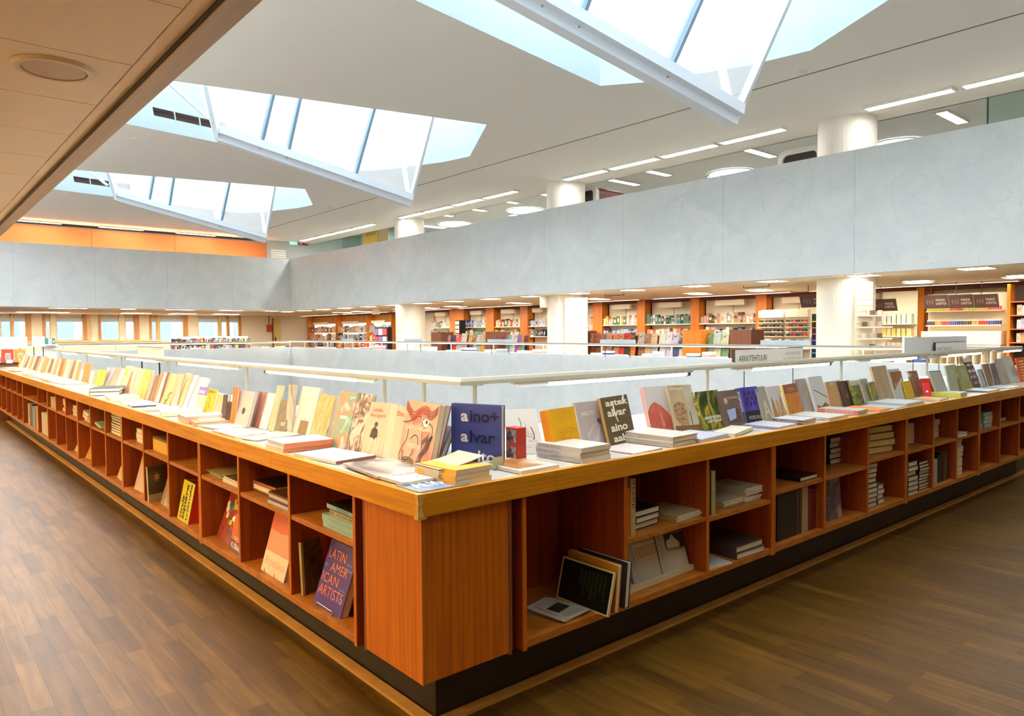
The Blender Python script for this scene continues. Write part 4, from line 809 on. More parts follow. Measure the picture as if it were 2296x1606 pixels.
# the raised, curling cover of the topmost beige paperback
Wc = max(v.co.x for v in bst[-1].children[0].data.vertices); Hc = max(v.co.z for v in bst[-1].children[0].data.vertices)
m = MB(); vs = [(Wc*i/12, -.003-.030*(i/12)**2+dy, Hc*j) for dy in (0, -.0015) for i in range(13) for j in (0, 1)]
fs = [(2*i, 2*i+1, 2*i+3, 2*i+2) for i in range(12)]+[(26+2*i, 28+2*i, 29+2*i, 27+2*i) for i in range(12)]+[(2*i, 2*i+2, 28+2*i, 26+2*i) for i in range(12)]+[(2*i+1, 27+2*i, 29+2*i, 2*i+3) for i in range(12)]+[(24, 25, 51, 50), (0, 26, 27, 1)]
m.add(vs, fs); m.build('raised_cover', S((222, 204, 172)), bst[-1])
flat((1179, 1059), (1264, 1044), (1083, 1039), .014, 1, S((232, 222, 204)), 'white framed book with a brown and orange photo, right of the yellow stack', mind=.03, d=[('r', (.08, .16, .92, .92), art([(206, 140, 40), (150, 90, 50), (232, 206, 160)], 9, (1, 1, .5)))])
flat((1363, 1015.6), (1427.5, 1003.5), (1262, 998.6), .022, 3, S((222, 214, 206)), 'white book with grey spine letters in the stack before the brown stack', spine=solid((206, 198, 190)), jit=.03, mind=.03, d=[('r', (.18, .25, .80, .85), (196, 186, 170)), ('l', [(.3, .5), (.5, .6), (.7, .5)], .01, (150, 140, 130))], st=('ALVAR AALTO', .45, .95, (130, 124, 122), .5))
flat((1437, 1019), (1499, 1006), (1372, 1004), .006, 1, S((226, 206, 200)), 'thin pinkish white magazine under the brown stack', mind=.03)
flat((1510, 981), (1566, 971), (1396, 966.6), .025, 2, art([(206, 206, 190), (220, 216, 206)], 4), 'brown spined book in the stack before the stone sculpture book', spine=art([(150, 84, 52), (190, 170, 150), (160, 100, 84)], 5, (1, 1, 1)), hard=True, jit=.04, mind=.035, st=('ALVAR AALTO', .66, .95, (236, 226, 214), .4))
flat((1609, 990), (1668, 976), (1566, 970), .009, 2, art([(226, 226, 234), (180, 190, 220), (222, 190, 200)], 26), 'blue and pink patterned magazine', spine=S('pink'), jit=.05, mind=.03)
flat((1650, 973), (1690, 957), (1610, 965), .020, 1, S((226, 222, 196)), 'cream book with thick pages beside the patterned magazines', pages=mat((220, 216, 180)))
flat((1769, 961), (1811, 952), (1690.5, 953), .006, 2, S((206, 204, 210)), 'lavender grey booklet', spine=S('purple'), jit=.03, mind=.03)
flat((1820, 944.8), (1848.6, 938), (1762, 937), .015, 2, S((214, 214, 220)), 'small dark spined paperback', spine=S((84, 60, 60)), jit=.06, st=('HELSINGIN', .2, .9, (226, 220, 210), .4))
flat((1878, 939), (1919, 931), (1792, 928.8), .018, 1, S((226, 222, 206)), 'wide white book with a grey lettered spine', spine=S('grey'), st=('ARCHITECTURE', .2, .8, (220, 216, 206), .5))
flat((1952, 924), (1975, 919), (1865.6, 916.5), .016, 2, S((206, 190, 186)), 'red spined paperback lying flat', spine=S((206, 100, 84)), jit=.03, st=('RUOKAKOMPAS', .1, .8, (240, 220, 210), .5))
flat((1974, 920), (1997, 915), (1912, 910), .012, 1, S((232, 140, 72)), 'flat orange book right of the red spined paperbacks')
flat((2021, 916), (2045, 911), (1964, 906), .006, 1, S('silver'), 'pale thin booklet between the orange and the thick grey book')
flat((2059, 907.7), (2098, 900), (1994, 897), .024, 1, S((206, 208, 206)), 'thick grey book lying flat in the right wing', spine=S((170, 174, 170)))
flat((2109, 897), (2130, 892), (2070, 889.5), .012, 1, S((232, 190, 130)), 'small orange tan book lying before the green bordered one')
flat((2191.5, 884), (2204.5, 880), (2120, 878), .018, 2, S((206, 208, 206)), 'yellow green spined book lying flat', spine=S((214, 214, 40)), jit=.03)
flat((2228, 878), (2254, 873), (2176, 870), .014, 1, S((196, 206, 206)), 'grey book with a dark teal spine lying flat', spine=S((90, 120, 120)))
flat((2267, 870.6), (2295, 866), (2238, 864), .008, 1, S('silver'), 'white booklet lying flat at the right edge')
# red slipcases, price stand
for i in range(2):
    a = onz(1160, 1037, ZT); 
    r = empty('boxed_set', (a.x, a.y, ZT+.074*i), 'small red boxed set with picture spines behind the blue book, %s one' % ['lower', 'upper'][i], 'boxed set', 'two red boxed sets')
    MB().box(0, .052, 0, .075, 0, .073).build('slipcase', mat((196, 58, 34), .4), r, bevel=.001)
    MB().quad((-.0005, .008, .008), (-.0005, .068, .008), (-.0005, .068, .064), (-.0005, .008, .064)).build('picture_panel', art([(60, 44, 40), (214, 206, 196), (120, 80, 60), (30, 26, 26)], 26), r)
a = onz(1116, 1052, ZT)
r = empty('card_holder', (a.x, a.y, ZT), 'small clear plastic card holder before the red boxed sets', 'card holder')
PL = glass((.93, .95, .95)); 
MB().box(-.035, .035, .008, .010, 0, .07).build('back_plate', PL, r); MB().box(-.035, .035, -.018, -.016, 0, .03).build('front_plate', PL, r); MB().box(-.035, .035, -.018, .01, 0, .002).build('base', PL, r)
MB().box(-.028, .028, -.002, -.0012, .003, .05).build('card', mat((214, 206, 160), .6), r)
# ---- contents of the shelves
def stack(bl, br, z, n, T, depth, covs, label, face='pages', jit=.04, back=0, hard=True, pages=PAPER, group=None, st=None, zu=None):
    a, b = onz(*bl, zu or z), onz(*br, zu or z); ux = b-a; L = ux.length; ux.normalize(); up = Vector((0, 0, 1)); aw = up.cross(ux); a = a+aw*back; b = b+aw*back
    zc = z
    for i in range(n):
        t = T[i] if isinstance(T, (list, tuple)) else T; cv = covs[i % len(covs)]
        lb = label if n == 1 else label+(', topmost' if i == n-1 else ', lowest' if i == 0 else ', %s from bottom' % cnt[i])
        an = random.uniform(-jit, jit) if i else 0; R_ = Matrix.Rotation(an, 3, 'Z'); off = aw*random.uniform(0, .012)
        if face == 'pages': o_, x_, W_, H_ = a+off, R_ @ ux, L, depth
        else: o_, x_, W_, H_ = b+off, R_ @ aw, depth, L
        o_ = Vector((o_.x, o_.y, zc+t)); m = basis(o_, x_, up.cross(x_))
        kd = kind_of(lb); r = empty(kd.replace(' ', '_'), mw=m, label=lb, cat=kd, group=group or (None if n == 1 else 'stack: '+label))
        sp = None
        if isinstance(cv, tuple) and len(cv) == 2 and not isinstance(cv[0], int): cv, sp = cv
        cv = S(cv) if not hasattr(cv, 'node_tree') else cv; sp = S(sp) if sp is not None and not hasattr(sp, 'node_tree') else sp
        book_parts(r, W_, H_, t-.0004, cv, pages, hard, sp)
        if st and face != 'pages' and i < len(st) and st[i]: spine_words(r, t, H_, *st[i])
        zc += t
    return zc
def upright(wing, z, items, label, depth=.2, d0=.06):
    """items: (px_left, px_right, top_py, colour) spines facing the aisle, standing on plane z"""
    for i, (p0, p1, ty, c) in enumerate(items):
        if wing == 'L':
            y1 = onx(p0, 900, d0).y; y0 = onx(p1, 900, d0).y; H = min(.36, max(.12, onx((p0+p1)/2, ty, d0).z-z)); m = basis(Vector((d0, y1, z)), Vector((1, 0, 0)), Vector((0, 0, 1)))
            T = y1-y0
            m = Matrix(((1, 0, 0), (0, -1, 0), (0, 0, 1))).to_4x4(); m = Matrix.Identity(4); m.translation = Vector((d0, y0, z))
        else:
            x0 = ony(p0, 1100, d0).x; x1 = ony(p1, 1100, d0).x; T = x1-x0; H = min(.36, max(.12, ony((p0+p1)/2, ty, d0).z-z))
            m = basis(Vector((x1, d0, z)), Vector((0, 1, 0)), Vector((0, 0, 1)))
        kd = kind_of(label); r = empty(kd.replace(' ', '_'), mw=m, label=label % cnt[i], cat=kd, group='books standing on one shelf: '+label.split(',')[0])
        book_parts(r, depth, H, T-.0008, S(c) if not hasattr(c, 'node_tree') else c, PAPER, True)
        if (p1-p0) > 7 and c == (214, 190, 130): spine_words(r, T, H, 'artek', .45, .97, (70, 60, 44), .6)
AQ = (176, 214, 206)
z1 = stack((719, 1180), (789, 1212), .655, 2, .028, .2, [AQ, AQ], 'mint green book in the shelf nearest the corner', 'spine', .02, st=[('Looking at this Modern Love', .08, .8, (96, 140, 130), .4), ('Looking at the Modern Love', .08, .8, (96, 140, 130), .4)])
z1 = stack((735, 1182), (789, 1208), z1, 1, .020, .2, [((206, 190, 150), art([(206, 186, 140), (130, 100, 70), (226, 214, 180)], 30))], 'cream and brown patterned book between the mint and the sky blue books', 'spine', 0, zu=.655)
stack((731, 1178), (789, 1205), z1, 1, .024, .2, [((30, 28, 30), (160, 204, 214))], 'sky blue spined book with black cover on top of the mint books', 'spine', .0, zu=.655, st=[('ANDY WARHOL', .15, .6, (40, 60, 70), .6)])
LAT = solid((74, 38, 130), .4)
lines = [('r', (.02, .60, .14, .612), (80, 150, 220)), ('r', (.02, .625, .14, .637), (80, 150, 220)), ('r', (.74, .74, .92, .75), (80, 150, 220)), ('r', (.80, .66, .98, .675), (80, 150, 220)), ('r', (.02, .50, .12, .51), (80, 150, 220)), ('r', (.72, .36, .92, .37), (80, 150, 220)), ('r', (.72, .24, .92, .25), (80, 150, 220)), ('r', (.72, .21, .92, .22), (80, 150, 220))]
lean((702, 1351), (762, 1389), (744, 1208), .040, LAT, 'purple book with orange hand drawn capitals in the shelf nearest the corner', z=ZSB, spine=solid((226, 104, 74)), d=lines,
     t=[('LATIN', .08, .74, .68, .88, (238, 130, 84), -.005), ('AMER', .26, .555, .86, .69, (238, 130, 84), -.005), ('ICAN', .06, .37, .64, .51, (238, 130, 84), -.005), ('ARTISTS', .06, .18, .92, .33, (238, 130, 84), -.005)], Lr=(5, 25))
def clip(bl, br, z, label):
    a, b = onz(*bl, z), onz(*br, z); r = empty('book_stand', a, label, 'book stand', 'wire book stands'); d = b-a
    m = MB(); m.tube((0, 0, .002), (0, 0, .022), .0018, 6); m.tube(d+Vector((0, 0, .002)), d+Vector((0, 0, .022)), .0018, 6); m.tube((0, 0, .022), d+Vector((0, 0, .022)), .0018, 6)
    n_ = Vector((0, 0, 1)).cross(d.normalized())*.1; m.tube((0, 0, .002), n_+Vector((0, 0, .002)), .0018, 6); m.tube(d+Vector((0, 0, .002)), d+n_+Vector((0, 0, .002)), .0018, 6); m.build('wire', CHROME, r)
clip((711, 1361), (744, 1383), ZSB, 'wire book stand under the purple book')
lean((681, 1337), (728, 1318), (676, 1218), .018, art([(120, 96, 50), (90, 70, 40), (150, 124, 70)], 9), 'dark olive book with a charcoal face drawing beside the purple book', z=ZSB, spine=solid((206, 180, 112)), Lr=(3, 16),
     d=[('l', [(.3, .62), (.5, .70), (.7, .62)], .06, (48, 38, 24)), ('d', .5, .58, .12, (60, 46, 30)), ('l', [(.8, .5), (.9, .3), (.75, .26)], .05, (48, 38, 24)), ('r', (0, 0, .08, 1), (196, 170, 110))])
za = stack((549, 1100), (603, 1123), .655, 1, .012, .2, [(110, 70, 44)], 'thin brown magazine under the cream book in the second shelf', 'spine', back=.03)
za = stack((551, 1100), (600, 1121), za, 1, .030, .2, [(206, 190, 150)], 'thick cream book under the orange spined one in the second shelf', 'pages', back=.03, zu=.655)
stack((546, 1099), (602, 1122), za, 1, .016, .22, [((40, 28, 24), (214, 96, 44))], 'dark book with an orange spine, topmost in the second shelf', 'spine', back=.03, zu=.655)
stack((600, 1127), (652, 1149), .655, 4, [.014, .012, .022, .010], .18, [((226, 220, 206), (226, 220, 206)), ((84, 66, 120), (84, 66, 120)), ((206, 96, 60), (226, 220, 206)), (100, 60, 40)], 'paperback in the mixed stack at the right of the second shelf', 'spine', .02)
lean((585, 1277), (636, 1309), (617, 1148), .040, solid((240, 170, 134)), 'tall salmon and peach book with a cream lower band', z=ZSB, d=[('p', [(0, .76), (.1, .72), (.5, .70), (.8, .74), (1, .80), (1, 1), (0, 1)], (222, 104, 72)), ('r', (0, 0, 1, .36), (222, 206, 180))], t=[('Rothko', .12, .14, .90, .27, (214, 140, 120), -.01)], Lr=(6, 26))
clip((593, 1283), (615, 1298), ZSB, 'wire book stand under the tall salmon book')
stack((459, 1062), (494, 1076), .655, 4, .007, .22, [(150, 130, 70), (206, 196, 170), (90, 80, 110), (170, 150, 90)], 'thin olive magazine at the left of the third shelf', 'spine', .06, hard=False)
stack((498, 1080), (538, 1097), .655, 3, .011, .2, [(226, 220, 204), (226, 220, 204), (110, 84, 70)], 'white booklet under a brown cover at the right of the third shelf', 'pages', .03, hard=False)
def dots(n, cols): return [('d', random.uniform(.12, .88), random.uniform(.15, .92), random.uniform(.04, .10), random.choice(cols)) for _ in range(n)]
DC = [(236, 226, 206), (226, 190, 50), (214, 60, 44), (60, 90, 160), (90, 150, 90), (236, 236, 236)]
lean((485, 1205), (516, 1223), (518, 1104), .012, art([(110, 26, 22), (206, 80, 40)], 4), 'dark red book with coloured dots', z=ZSB, d=dots(26, DC), Lr=(8, 30))
lean((514, 1229), (540, 1251), (529, 1153), .020, art([(206, 70, 40), (232, 130, 60)], 4), 'orange red dotted book with a purple base and white capitals', z=ZSB, d=[('r', (0, 0, 1, .30), (74, 50, 110))]+dots(8, DC[:4]), t=[('YAYOI', .2, .32, .95, .44, (240, 236, 230), .02), ('KUSAMA', .1, .08, .95, .24, (240, 236, 230), .02)], Lr=(6, 30))
lean((397, 1161), (421, 1177), (413.5, 1074), .085, solid((232, 220, 40)), 'thick yellow fronted book with rows of black marks and red sides', z=ZSB, back=solid((200, 40, 30)), pages=mat((206, 44, 30)), Lr=(4, 24))
r = [x for x in COL.objects if x.get('label', '').startswith('thick yellow fronted')][0]; cv_ = [c for c in r.children if c.name.startswith('cover')][0].data.vertices
W_, H_ = max(v.co.x for v in cv_), max(v.co.z for v in cv_)
for i, (w_, v1_) in enumerate((('circle', .62), ('square', .92), ('triangle', .96))):
    text(w_, Matrix.Translation(((.34+.27*i)*W_, -.0016, .05*H_)) @ Matrix(((0, -1, 0), (0, 0, -1), (1, 0, 0))).to_4x4(), (v1_-.05)*H_, .2*W_, (40, 40, 24), r, 'title', .02)
a = onx(343, 1005, .08); b = onx(379, 1017, .08)
r = empty('cardboard_box', (.08, b.y, .655), 'long yellow cardboard box in the fifth shelf of the left wing', 'box'); MB().box(0, .2, 0, a.y-b.y, 0, .10).build('box_body', mat((214, 170, 64), .7), r); MB().box(-.001, .201, -.001, a.y-b.y+.001, .085, .101).build('lid', mat((120, 76, 40), .7), r)
lean((335, 1128), (374, 1119), (332, 1048), .02, art([(74, 56, 40), (110, 90, 60)], 4), 'dark brown book with a gold star on the cover', z=ZSB, spine=solid((226, 214, 190)), Lr=(3, 16), d=[('p', [(.5+(.26 if i % 2 else .08)*math.cos(i*math.pi/8), .68+(.18 if i % 2 else .06)*math.sin(i*math.pi/8)) for i in range(16)], (214, 180, 96)), ('r', (0, 0, 1, .22), (190, 170, 120))])
lean((359, 1128), (381, 1144), (380, 1058), .02, art([(206, 196, 170), (150, 120, 90), (226, 220, 200)], 14), 'pale book with faint line drawing before the gold star book', z=ZSB, Lr=(8, 30))
stack((303, 991), (325, 999.5), .655, 3, .036, .2, [(214, 196, 166), (232, 224, 206), (206, 190, 160)], 'cream book in the sixth shelf of the left wing', 'pages', .05)
lean((300, 1096), (325, 1108), (322, 1013), .02, art([(222, 196, 170), (214, 170, 150)], 6), 'pale pink book leaning in the sixth shelf of the left wing', z=ZSB, Lr=(8, 32))
stack((243, 968), (268, 979.5), .655, 8, .022, .2, [((226, 214, 190), (226, 214, 190)), (60, 44, 34), (70, 56, 44), (60, 44, 34), (54, 40, 30), (70, 56, 44), (60, 44, 34), (54, 40, 30)], 'dark thin book in the seventh shelf of the left wing', 'pages', .05)
stack((209, 953), (236, 965.5), .655, 2, .020, .2, [(226, 216, 196), (140, 190, 160)], 'mint covered book in the eighth shelf of the left wing', 'pages', .1)
stack((180, 939), (204, 950), .655, 3, .034, .2, [(226, 206, 170), (206, 140, 90), (232, 220, 196)], 'cream and rust book in the ninth shelf of the left wing', 'pages', .08)
stack((158, 929), (175, 937), .655, 3, .034, .2, [(214, 206, 190), (120, 120, 124), (226, 220, 206)], 'grey book in the tenth shelf of the left wing', 'pages', .08)
stack((136, 919), (146, 924), .655, 4, .034, .2, [(232, 170, 90), (236, 206, 140), (226, 150, 70), (240, 214, 160)], 'orange book in the eleventh shelf of the left wing', 'pages', .06)
upright('L', .655, [(108, 113, 888, (236, 226, 196)), (113, 118, 890, (222, 206, 170)), (118, 123, 893, (206, 190, 150)), (123, 128, 896, (190, 160, 120))], 'cream book standing in the twelfth shelf of the left wing, %s from its left end')
upright('L', ZSB, [(92, 100, 926, (240, 232, 210)), (100, 108, 930, (226, 214, 190))], 'tall cream box file low in the thirteenth left wing cell, %s from the left')
upright('L', ZSB, [(62, 66, 905, (206, 180, 130)), (66, 72, 905, (60, 62, 84)), (72, 78, 912, (150, 160, 180)), (80, 86, 912, (206, 150, 90))], 'picture book standing in the last shelf of the left wing, %s from its left end')
lean((165, 1009), (176.5, 1016), (175, 990), .02, S('cream'), 'small white book leaning low in the ninth shelf of the left wing', z=ZSB, Lr=(8, 34))
lean((187, 1026), (203, 1031), (204, 987), .03, art([(226, 180, 90), (206, 150, 70)], 8), 'ochre book leaning low in the eighth shelf of the left wing', z=ZSB, Lr=(8, 34))
lean((262, 1070), (272, 1079), (271, 1045), .02, art([(232, 206, 160), (214, 180, 130)], 8), 'cream booklet leaning low in the seventh shelf of the left wing', z=ZSB, Lr=(8, 34))
# right wing
lean((1291, 1325), (1400, 1366), (1298, 1228), .030, solid((60, 58, 60)), 'dark grey book at the back of the group in the tall first cell', z=ZSB, Lr=(4, 22), hard=True)
lean((1268, 1333), (1378, 1377), (1275, 1233), .026, solid((214, 140, 34)), 'orange yellow book behind the black poster book', z=ZSB, Lr=(4, 22))
q5 = ['NOTHING THAT IS', 'OLD CAN BE', 'REBORN BUT NOR', 'WILL IT DISAPPEAR', 'ENTIRELY AND', 'THAT WHICH ONCE', 'WAS ALWAYS']
r, W_, H_ = lean((1247, 1339), (1363, 1385), (1263, 1247), .010, solid((16, 18, 17), .3), 'black poster book with a cream border and small green capitals', z=ZSB, Lr=(4, 22), hard=False, pages=mat((222, 196, 130)),
     d=[('r', (0, 0, .03, 1), (222, 200, 150)), ('r', (.97, 0, 1, 1), (222, 200, 150)), ('r', (0, 0, 1, .035), (222, 200, 150)), ('r', (0, .965, 1, 1), (222, 200, 150))])
for i, s_ in enumerate(q5):
    L_ = .035*len(s_)/17*12*.9; u = .84-.075*i
    mw = Matrix.Translation((u*W_, -.0016, .86*H_)) @ Matrix(((0, 1, 0), (0, 0, 1), (-1, 0, 0))).to_4x4()
    text(s_, mw, min(.8, L_*1.7)*H_, .036*W_, (96, 124, 84), r, 'title', .0)
for i, (dx, an) in enumerate(((0, 0), (9, 4), (-6, 7), (14, 9))):
    flat((1269+dx, 1395-i*.8), (1322+dx-2*i, 1368+an-4), (1178+dx, 1368+an-6), .004, 1, S((214, 204, 184)), 'cream leaflet with grey capitals, %s of the fan in the tall first cell' % ['lowest', 'second', 'third', 'topmost'][i], z0=ZSB+.0042*i, mind=.045, group='fanned leaflets in the tall first cell', maxd=.26,
         t=[('ALVAR AALTO', .06, .06, .9, .22, (120, 116, 112), -.01)] if i == 3 else None, d=[('p', [(.15, .35), (.85, .45), (.8, .8), (.1, .7)], (44, 42, 44))] if i == 3 else None)
zR1 = shz('R', 1)
upright('R', zR1, [(1402, 1405.5, 1086, (120, 120, 122)), (1406, 1413, 1095, (206, 96, 34)), (1414, 1425, 1074, (214, 190, 130))], "upright spine at the left of the second cell's upper shelf, %s from left", .24, .055)
stack((1427, 1191), (1481, 1174), zR1, 3, .030, .22, [(26, 26, 28)]*3, "black hardback with white pages in the second cell's upper shelf", 'pages', .04)
stack((1519, 1173), (1573, 1157), zR1, 3, .011, .24, [(206, 186, 140), (214, 196, 150), (196, 170, 124)], "cream booklet at the right of the second cell's upper shelf", 'pages', .05, hard=False)
a, b = onz(1404, 1333, ZSB), onz(1556, 1274, ZSB); r = empty('display_ledge', a, 'pale wooden display ledge holding two white brochures', 'display ledge'); d_ = b-a; n_ = Vector((0, 0, 1)).cross(d_.normalized())
m = MB(); m.beam((0, 0, .012), d_+Vector((0, 0, .012)), .02, .024); m.build('front_lip', mat((222, 206, 160), .5), r); m = MB(); m.beam(n_*.04+Vector((0, 0, .006)), d_+n_*.04+Vector((0, 0, .006)), .09, .010); m.build('base', mat((214, 196, 150), .5), r)
win = [('r', (.28+.09*i, .56+.06*j, .33+.09*i, .60+.06*j), (150, 132, 106)) for i in range(8) for j in range(5)]
lean((1423, 1310), (1485, 1289), (1401, 1220), .012, solid((226, 216, 196)), 'white brochure with vertical capitals and a windowed facade, left one on the display ledge', z=ZSB+.012, d=[('r', (.24, .50, 1, .92), (222, 204, 166))]+win, Lr=(5, 26))
R_ = bpy.context.scene.objects[-1] if False else None
lean((1487, 1289), (1547, 1275), (1467, 1201), .012, solid((226, 216, 196)), 'white brochure with a black and white building, right one on the display ledge', z=ZSB+.012, spine=solid((214, 196, 150)), d=[('r', (.30, .58, 1, .98), (48, 44, 44)), ('p', [(.34, .6), (.36, .8), (.5, .84), (.6, .96), (.7, .84), (.84, .7), (.8, .6)], (206, 196, 176)), ('r', (.34, .54, 1, .56), (90, 84, 80))], Lr=(5, 26))
for o_ in [x for x in COL.objects if x.name.startswith('brochure') and x.get('label') and 'brochure with' in x['label']]:
    H_ = max(v.co.z for c in o_.children if c.name.startswith('cover') and not 'picture' in c.name for v in c.data.vertices); W_ = max(v.co.x for c in o_.children if c.name.startswith('cover') and not 'picture' in c.name for v in c.data.vertices)
    mw = Matrix.Translation((.07*W_, -.0016, .94*H_)) @ Matrix(((0, 1, 0), (0, 0, 1), (-1, 0, 0))).to_4x4()
    text('ALVAR AALTO', mw, .84*H_, .13*W_, (170, 166, 164), o_, 'title', -.01)
zR2 = shz('R', 2)
upright('R', zR2, [(1587, 1594, 1048, (44, 48, 40)), (1595, 1604, 1057, (190, 190, 120))], "upright spine at the left of the third cell's upper shelf, %s from left", .24, .055)
stack((1624, 1141), (1669, 1126.5), zR2, 3, .011, .2, [(206, 190, 150)]*3, 'thin cream booklet in the upper shelf of the third cell', 'pages', .05, hard=False)
stack((1673, 1128), (1719, 1114), zR2, 6, .013, .24, [(226, 214, 190), (232, 222, 200)]*3, "cream paperback in the tall pile on the third cell's upper shelf", 'pages', .08, hard=False)
stack((1654, 1257), (1717, 1236), ZSB, 2, .034, .26, [((70, 56, 52), (84, 70, 76))]*2, 'thick dark book with cream pages low in the third cell', 'pages', .03)
stack((1588, 1279), (1642, 1266), ZSB, 2, .006, .15, [(206, 204, 196)]*2, 'white leaflet low at the left of the third cell', 'pages', .05, hard=False)
zR3 = shz('R', 3)
stack((1797, 1082), (1843, 1068.5), zR3, 1, .026, .24, [(22, 20, 20)], 'black book with white pages in the upper shelf of the fourth cell', 'pages', 0)
stack((1752, 1075), (1774, 1072), zR3, 1, .022, .12, [(170, 96, 44)], 'small orange brown box set in the upper shelf of the fourth cell', 'pages', 0, back=.1)
upright('R', ZSB, [(1742, 1784, 1105, (22, 22, 26)), (1785, 1792, 1098, (66, 56, 70)), (1793, 1798, 1096, (110, 40, 34)), (1799, 1812, 1092, (190, 170, 140)), (1813, 1821, 1100, (120, 30, 28)), (1822, 1831, 1098, (110, 34, 34)), (1832, 1838, 1098, (200, 200, 50)), (1839, 1843, 1096, (70, 60, 110))], 'book standing low in the fourth cell, %s from the left', .26, .07)
zR4 = shz('R', 4)
stack((1862, 1043), (1895, 1035.5), zR4, 5, .036, .22, [(24, 22, 22)]*5, 'black hardback with white pages in the fifth right wing cell', 'pages', .04)
lean((1857, 1170), (1888, 1158), (1853, 1078), .02, art([(150, 110, 110), (70, 60, 84), (190, 170, 160)], 10), 'reddish picture book leaning low in the fifth right wing cell', z=ZSB, Lr=(4, 24), spine=S('grey'))
zR5 = shz('R', 5)
stack((1950, 1021), (2006, 1011), zR5, 4, .048, .24, [((60, 50, 36), (70, 60, 44))]*4, 'very thick cream paged book in the sixth right wing cell', 'pages', .06, pages=mat((222, 196, 130)))
stack((1946, 1142), (1967, 1135), ZSB, 9, .034, .22, [((26, 30, 40), (60, 130, 160))]*9, 'dark blue book in the tall pile low in the sixth cell', 'pages', .04)
stack((1969, 1132), (1984, 1127), ZSB, 4, .034, .2, [(110, 104, 100)]*4, 'small grey book in the short pile low in the sixth cell', 'pages', .08)
for j, (pl, pr, y0, y1, n, T, cs, lb) in enumerate([(2037, 2083, 997, 988, 5, .032, [(206, 206, 222), (226, 226, 232)], 'white book in the upper shelf of the seventh cell'),
    (2092, 2109, 986, 981, 3, .052, [(190, 110, 110), (226, 214, 206)], 'red and white book in the upper shelf of the eighth cell'), (2147, 2169, 982, 977, 1, .032, [(230, 228, 220)], 'white book alone in the upper shelf of the ninth cell'),
    (2208, 2227, 960, 955, 4, .034, [(120, 200, 196)], 'turquoise book in the upper shelf of the tenth cell'), (2199, 2206, 963, 961, 1, .04, [(232, 230, 226)], 'small white book left of the turquoise pile'), (2246, 2267, 946, 941, 1, .034, [(24, 24, 30)], 'black book in the upper shelf of the eleventh cell')]):
    stack((pl, y0), (pr, y1), shz('R', 6+j) if j < 3 else shz('R', 9), n, T, .2, cs, lb, 'pages', .05)
stack((2037, 1115), (2060, 1107.5), ZSB, 7, .036, .2, [(30, 28, 30)]*7, "black and white book in the seventh cell's lower left pile", 'pages', .04)
stack((2062, 1101), (2084, 1093), ZSB, 9, .024, .2, [(40, 38, 40)]*9, 'black booklet in the right pile low in the seventh cell', 'pages', .04)
upright('R', ZSB, [(2093, 2101, 1030, (190, 190, 190)), (2102, 2106, 1020, (40, 44, 44)), (2107, 2111, 1016, (30, 40, 38)), (2112, 2117, 1014, (40, 36, 34)), (2118, 2121, 1014, (110, 106, 70)), (2122, 2125, 1016, (60, 60, 56))], 'dark book standing low in the eighth cell, %s from the left', .22, .07)
stack((2144, 1069), (2161, 1063), ZSB, 8, .040, .2, [(226, 206, 130), (236, 230, 206)], 'cream and yellow book in the pile low in the ninth cell', 'pages', .03)
# ================================================================== SHOP FLOOR ACROSS THE OPENING
XB = 15.0
def yb(px, x=XB): return onx(px, 730, x).y
FARB = MB(); FARM = []
def fm(c):
    if c not in FARM: FARM.append(c)
    return FARM.index(c)
def far_books(root_label, x, y0, y1, z, n, pal, hmin, hmax, group, axis='x', lean_p=.3, depth=.14, bay=''):
    """row of small books on a distant shelf, collected in one object; axis 'x' faces -x, 'y' faces -y"""
    a, b = (y0, y1) if y0 > y1 or axis == 'y' else (y1, y0)
    L = abs(a-b); cur = 0.0; ws = [random.uniform(.6, 1.6) for _ in range(n)]; s = sum(ws)
    for i in range(n):
        wdt = L*ws[i]/s*.97; H = random.uniform(hmin, hmax); c = pal[random.randrange(len(pal))]
        tilt = random.uniform(.02, .10) if random.random() < lean_p else 0
        def pt(u, d, h): # u along the row from the viewer's left
            dd_ = d+tilt*h/.25*.5
            return (x+dd_, a-cur-u, z+h) if axis == 'x' else (a+cur+u, x+dd_, z+h)
        e = .0015; dd = depth*random.uniform(.7, 1)
        vs = [pt(u, d, h) for h in (0, H) for u, d in ((e, 0), (wdt-e, 0), (wdt-e, dd), (e, dd))]
        FARB.add(vs, [(0, 3, 2, 1), (4, 5, 6, 7), (0, 1, 5, 4), (1, 2, 6, 5), (2, 3, 7, 6), (3, 0, 4, 7)], fm(c))
        if wdt > .035:
            c2 = pal[(i*3+1) % len(pal)]; q0 = random.uniform(.15, .45); q1 = random.uniform(.6, .85)
            FARB.add([pt(u, d, h) for u, d, h in ((wdt*.2, -.001, H*q0), (wdt*.8, -.001, H*q0), (wdt*.8, -.001, H*q1), (wdt*.2, -.001, H*q1))], [(0, 1, 2, 3)], fm(c2))
        cur += L*ws[i]/s
def cnt2(i): return cnt[i] if i < len(cnt) else '%dth' % (i+1)
PALS = [['cream', 'lightblue', 'brown', 'white', 'pink', 'grey', 'tan'], ['blue', 'lightblue', 'white', 'grey', 'lilac', 'navy'], ['cream', 'salmon', 'rust', 'beige', 'white', 'brown'], ['lilac', 'lightblue', 'white', 'navy', 'grey'],
        ['white', 'pink', 'green', 'teal', 'tan', 'cream'], ['yellow', 'cream', 'green', 'salmon', 'white', 'pink'], ['pink', 'green', 'teal', 'white', 'navy', 'lightblue', 'red', 'brown']]
WP = mat((240, 230, 204), .6); PO = ORW
bays = [(962, 1009), (1041, 1090), (1108, 1167), (1184, 1221), (1321, 1330), (1351, 1429), (1447, 1549), (1568, 1695), (1719, 1838)]
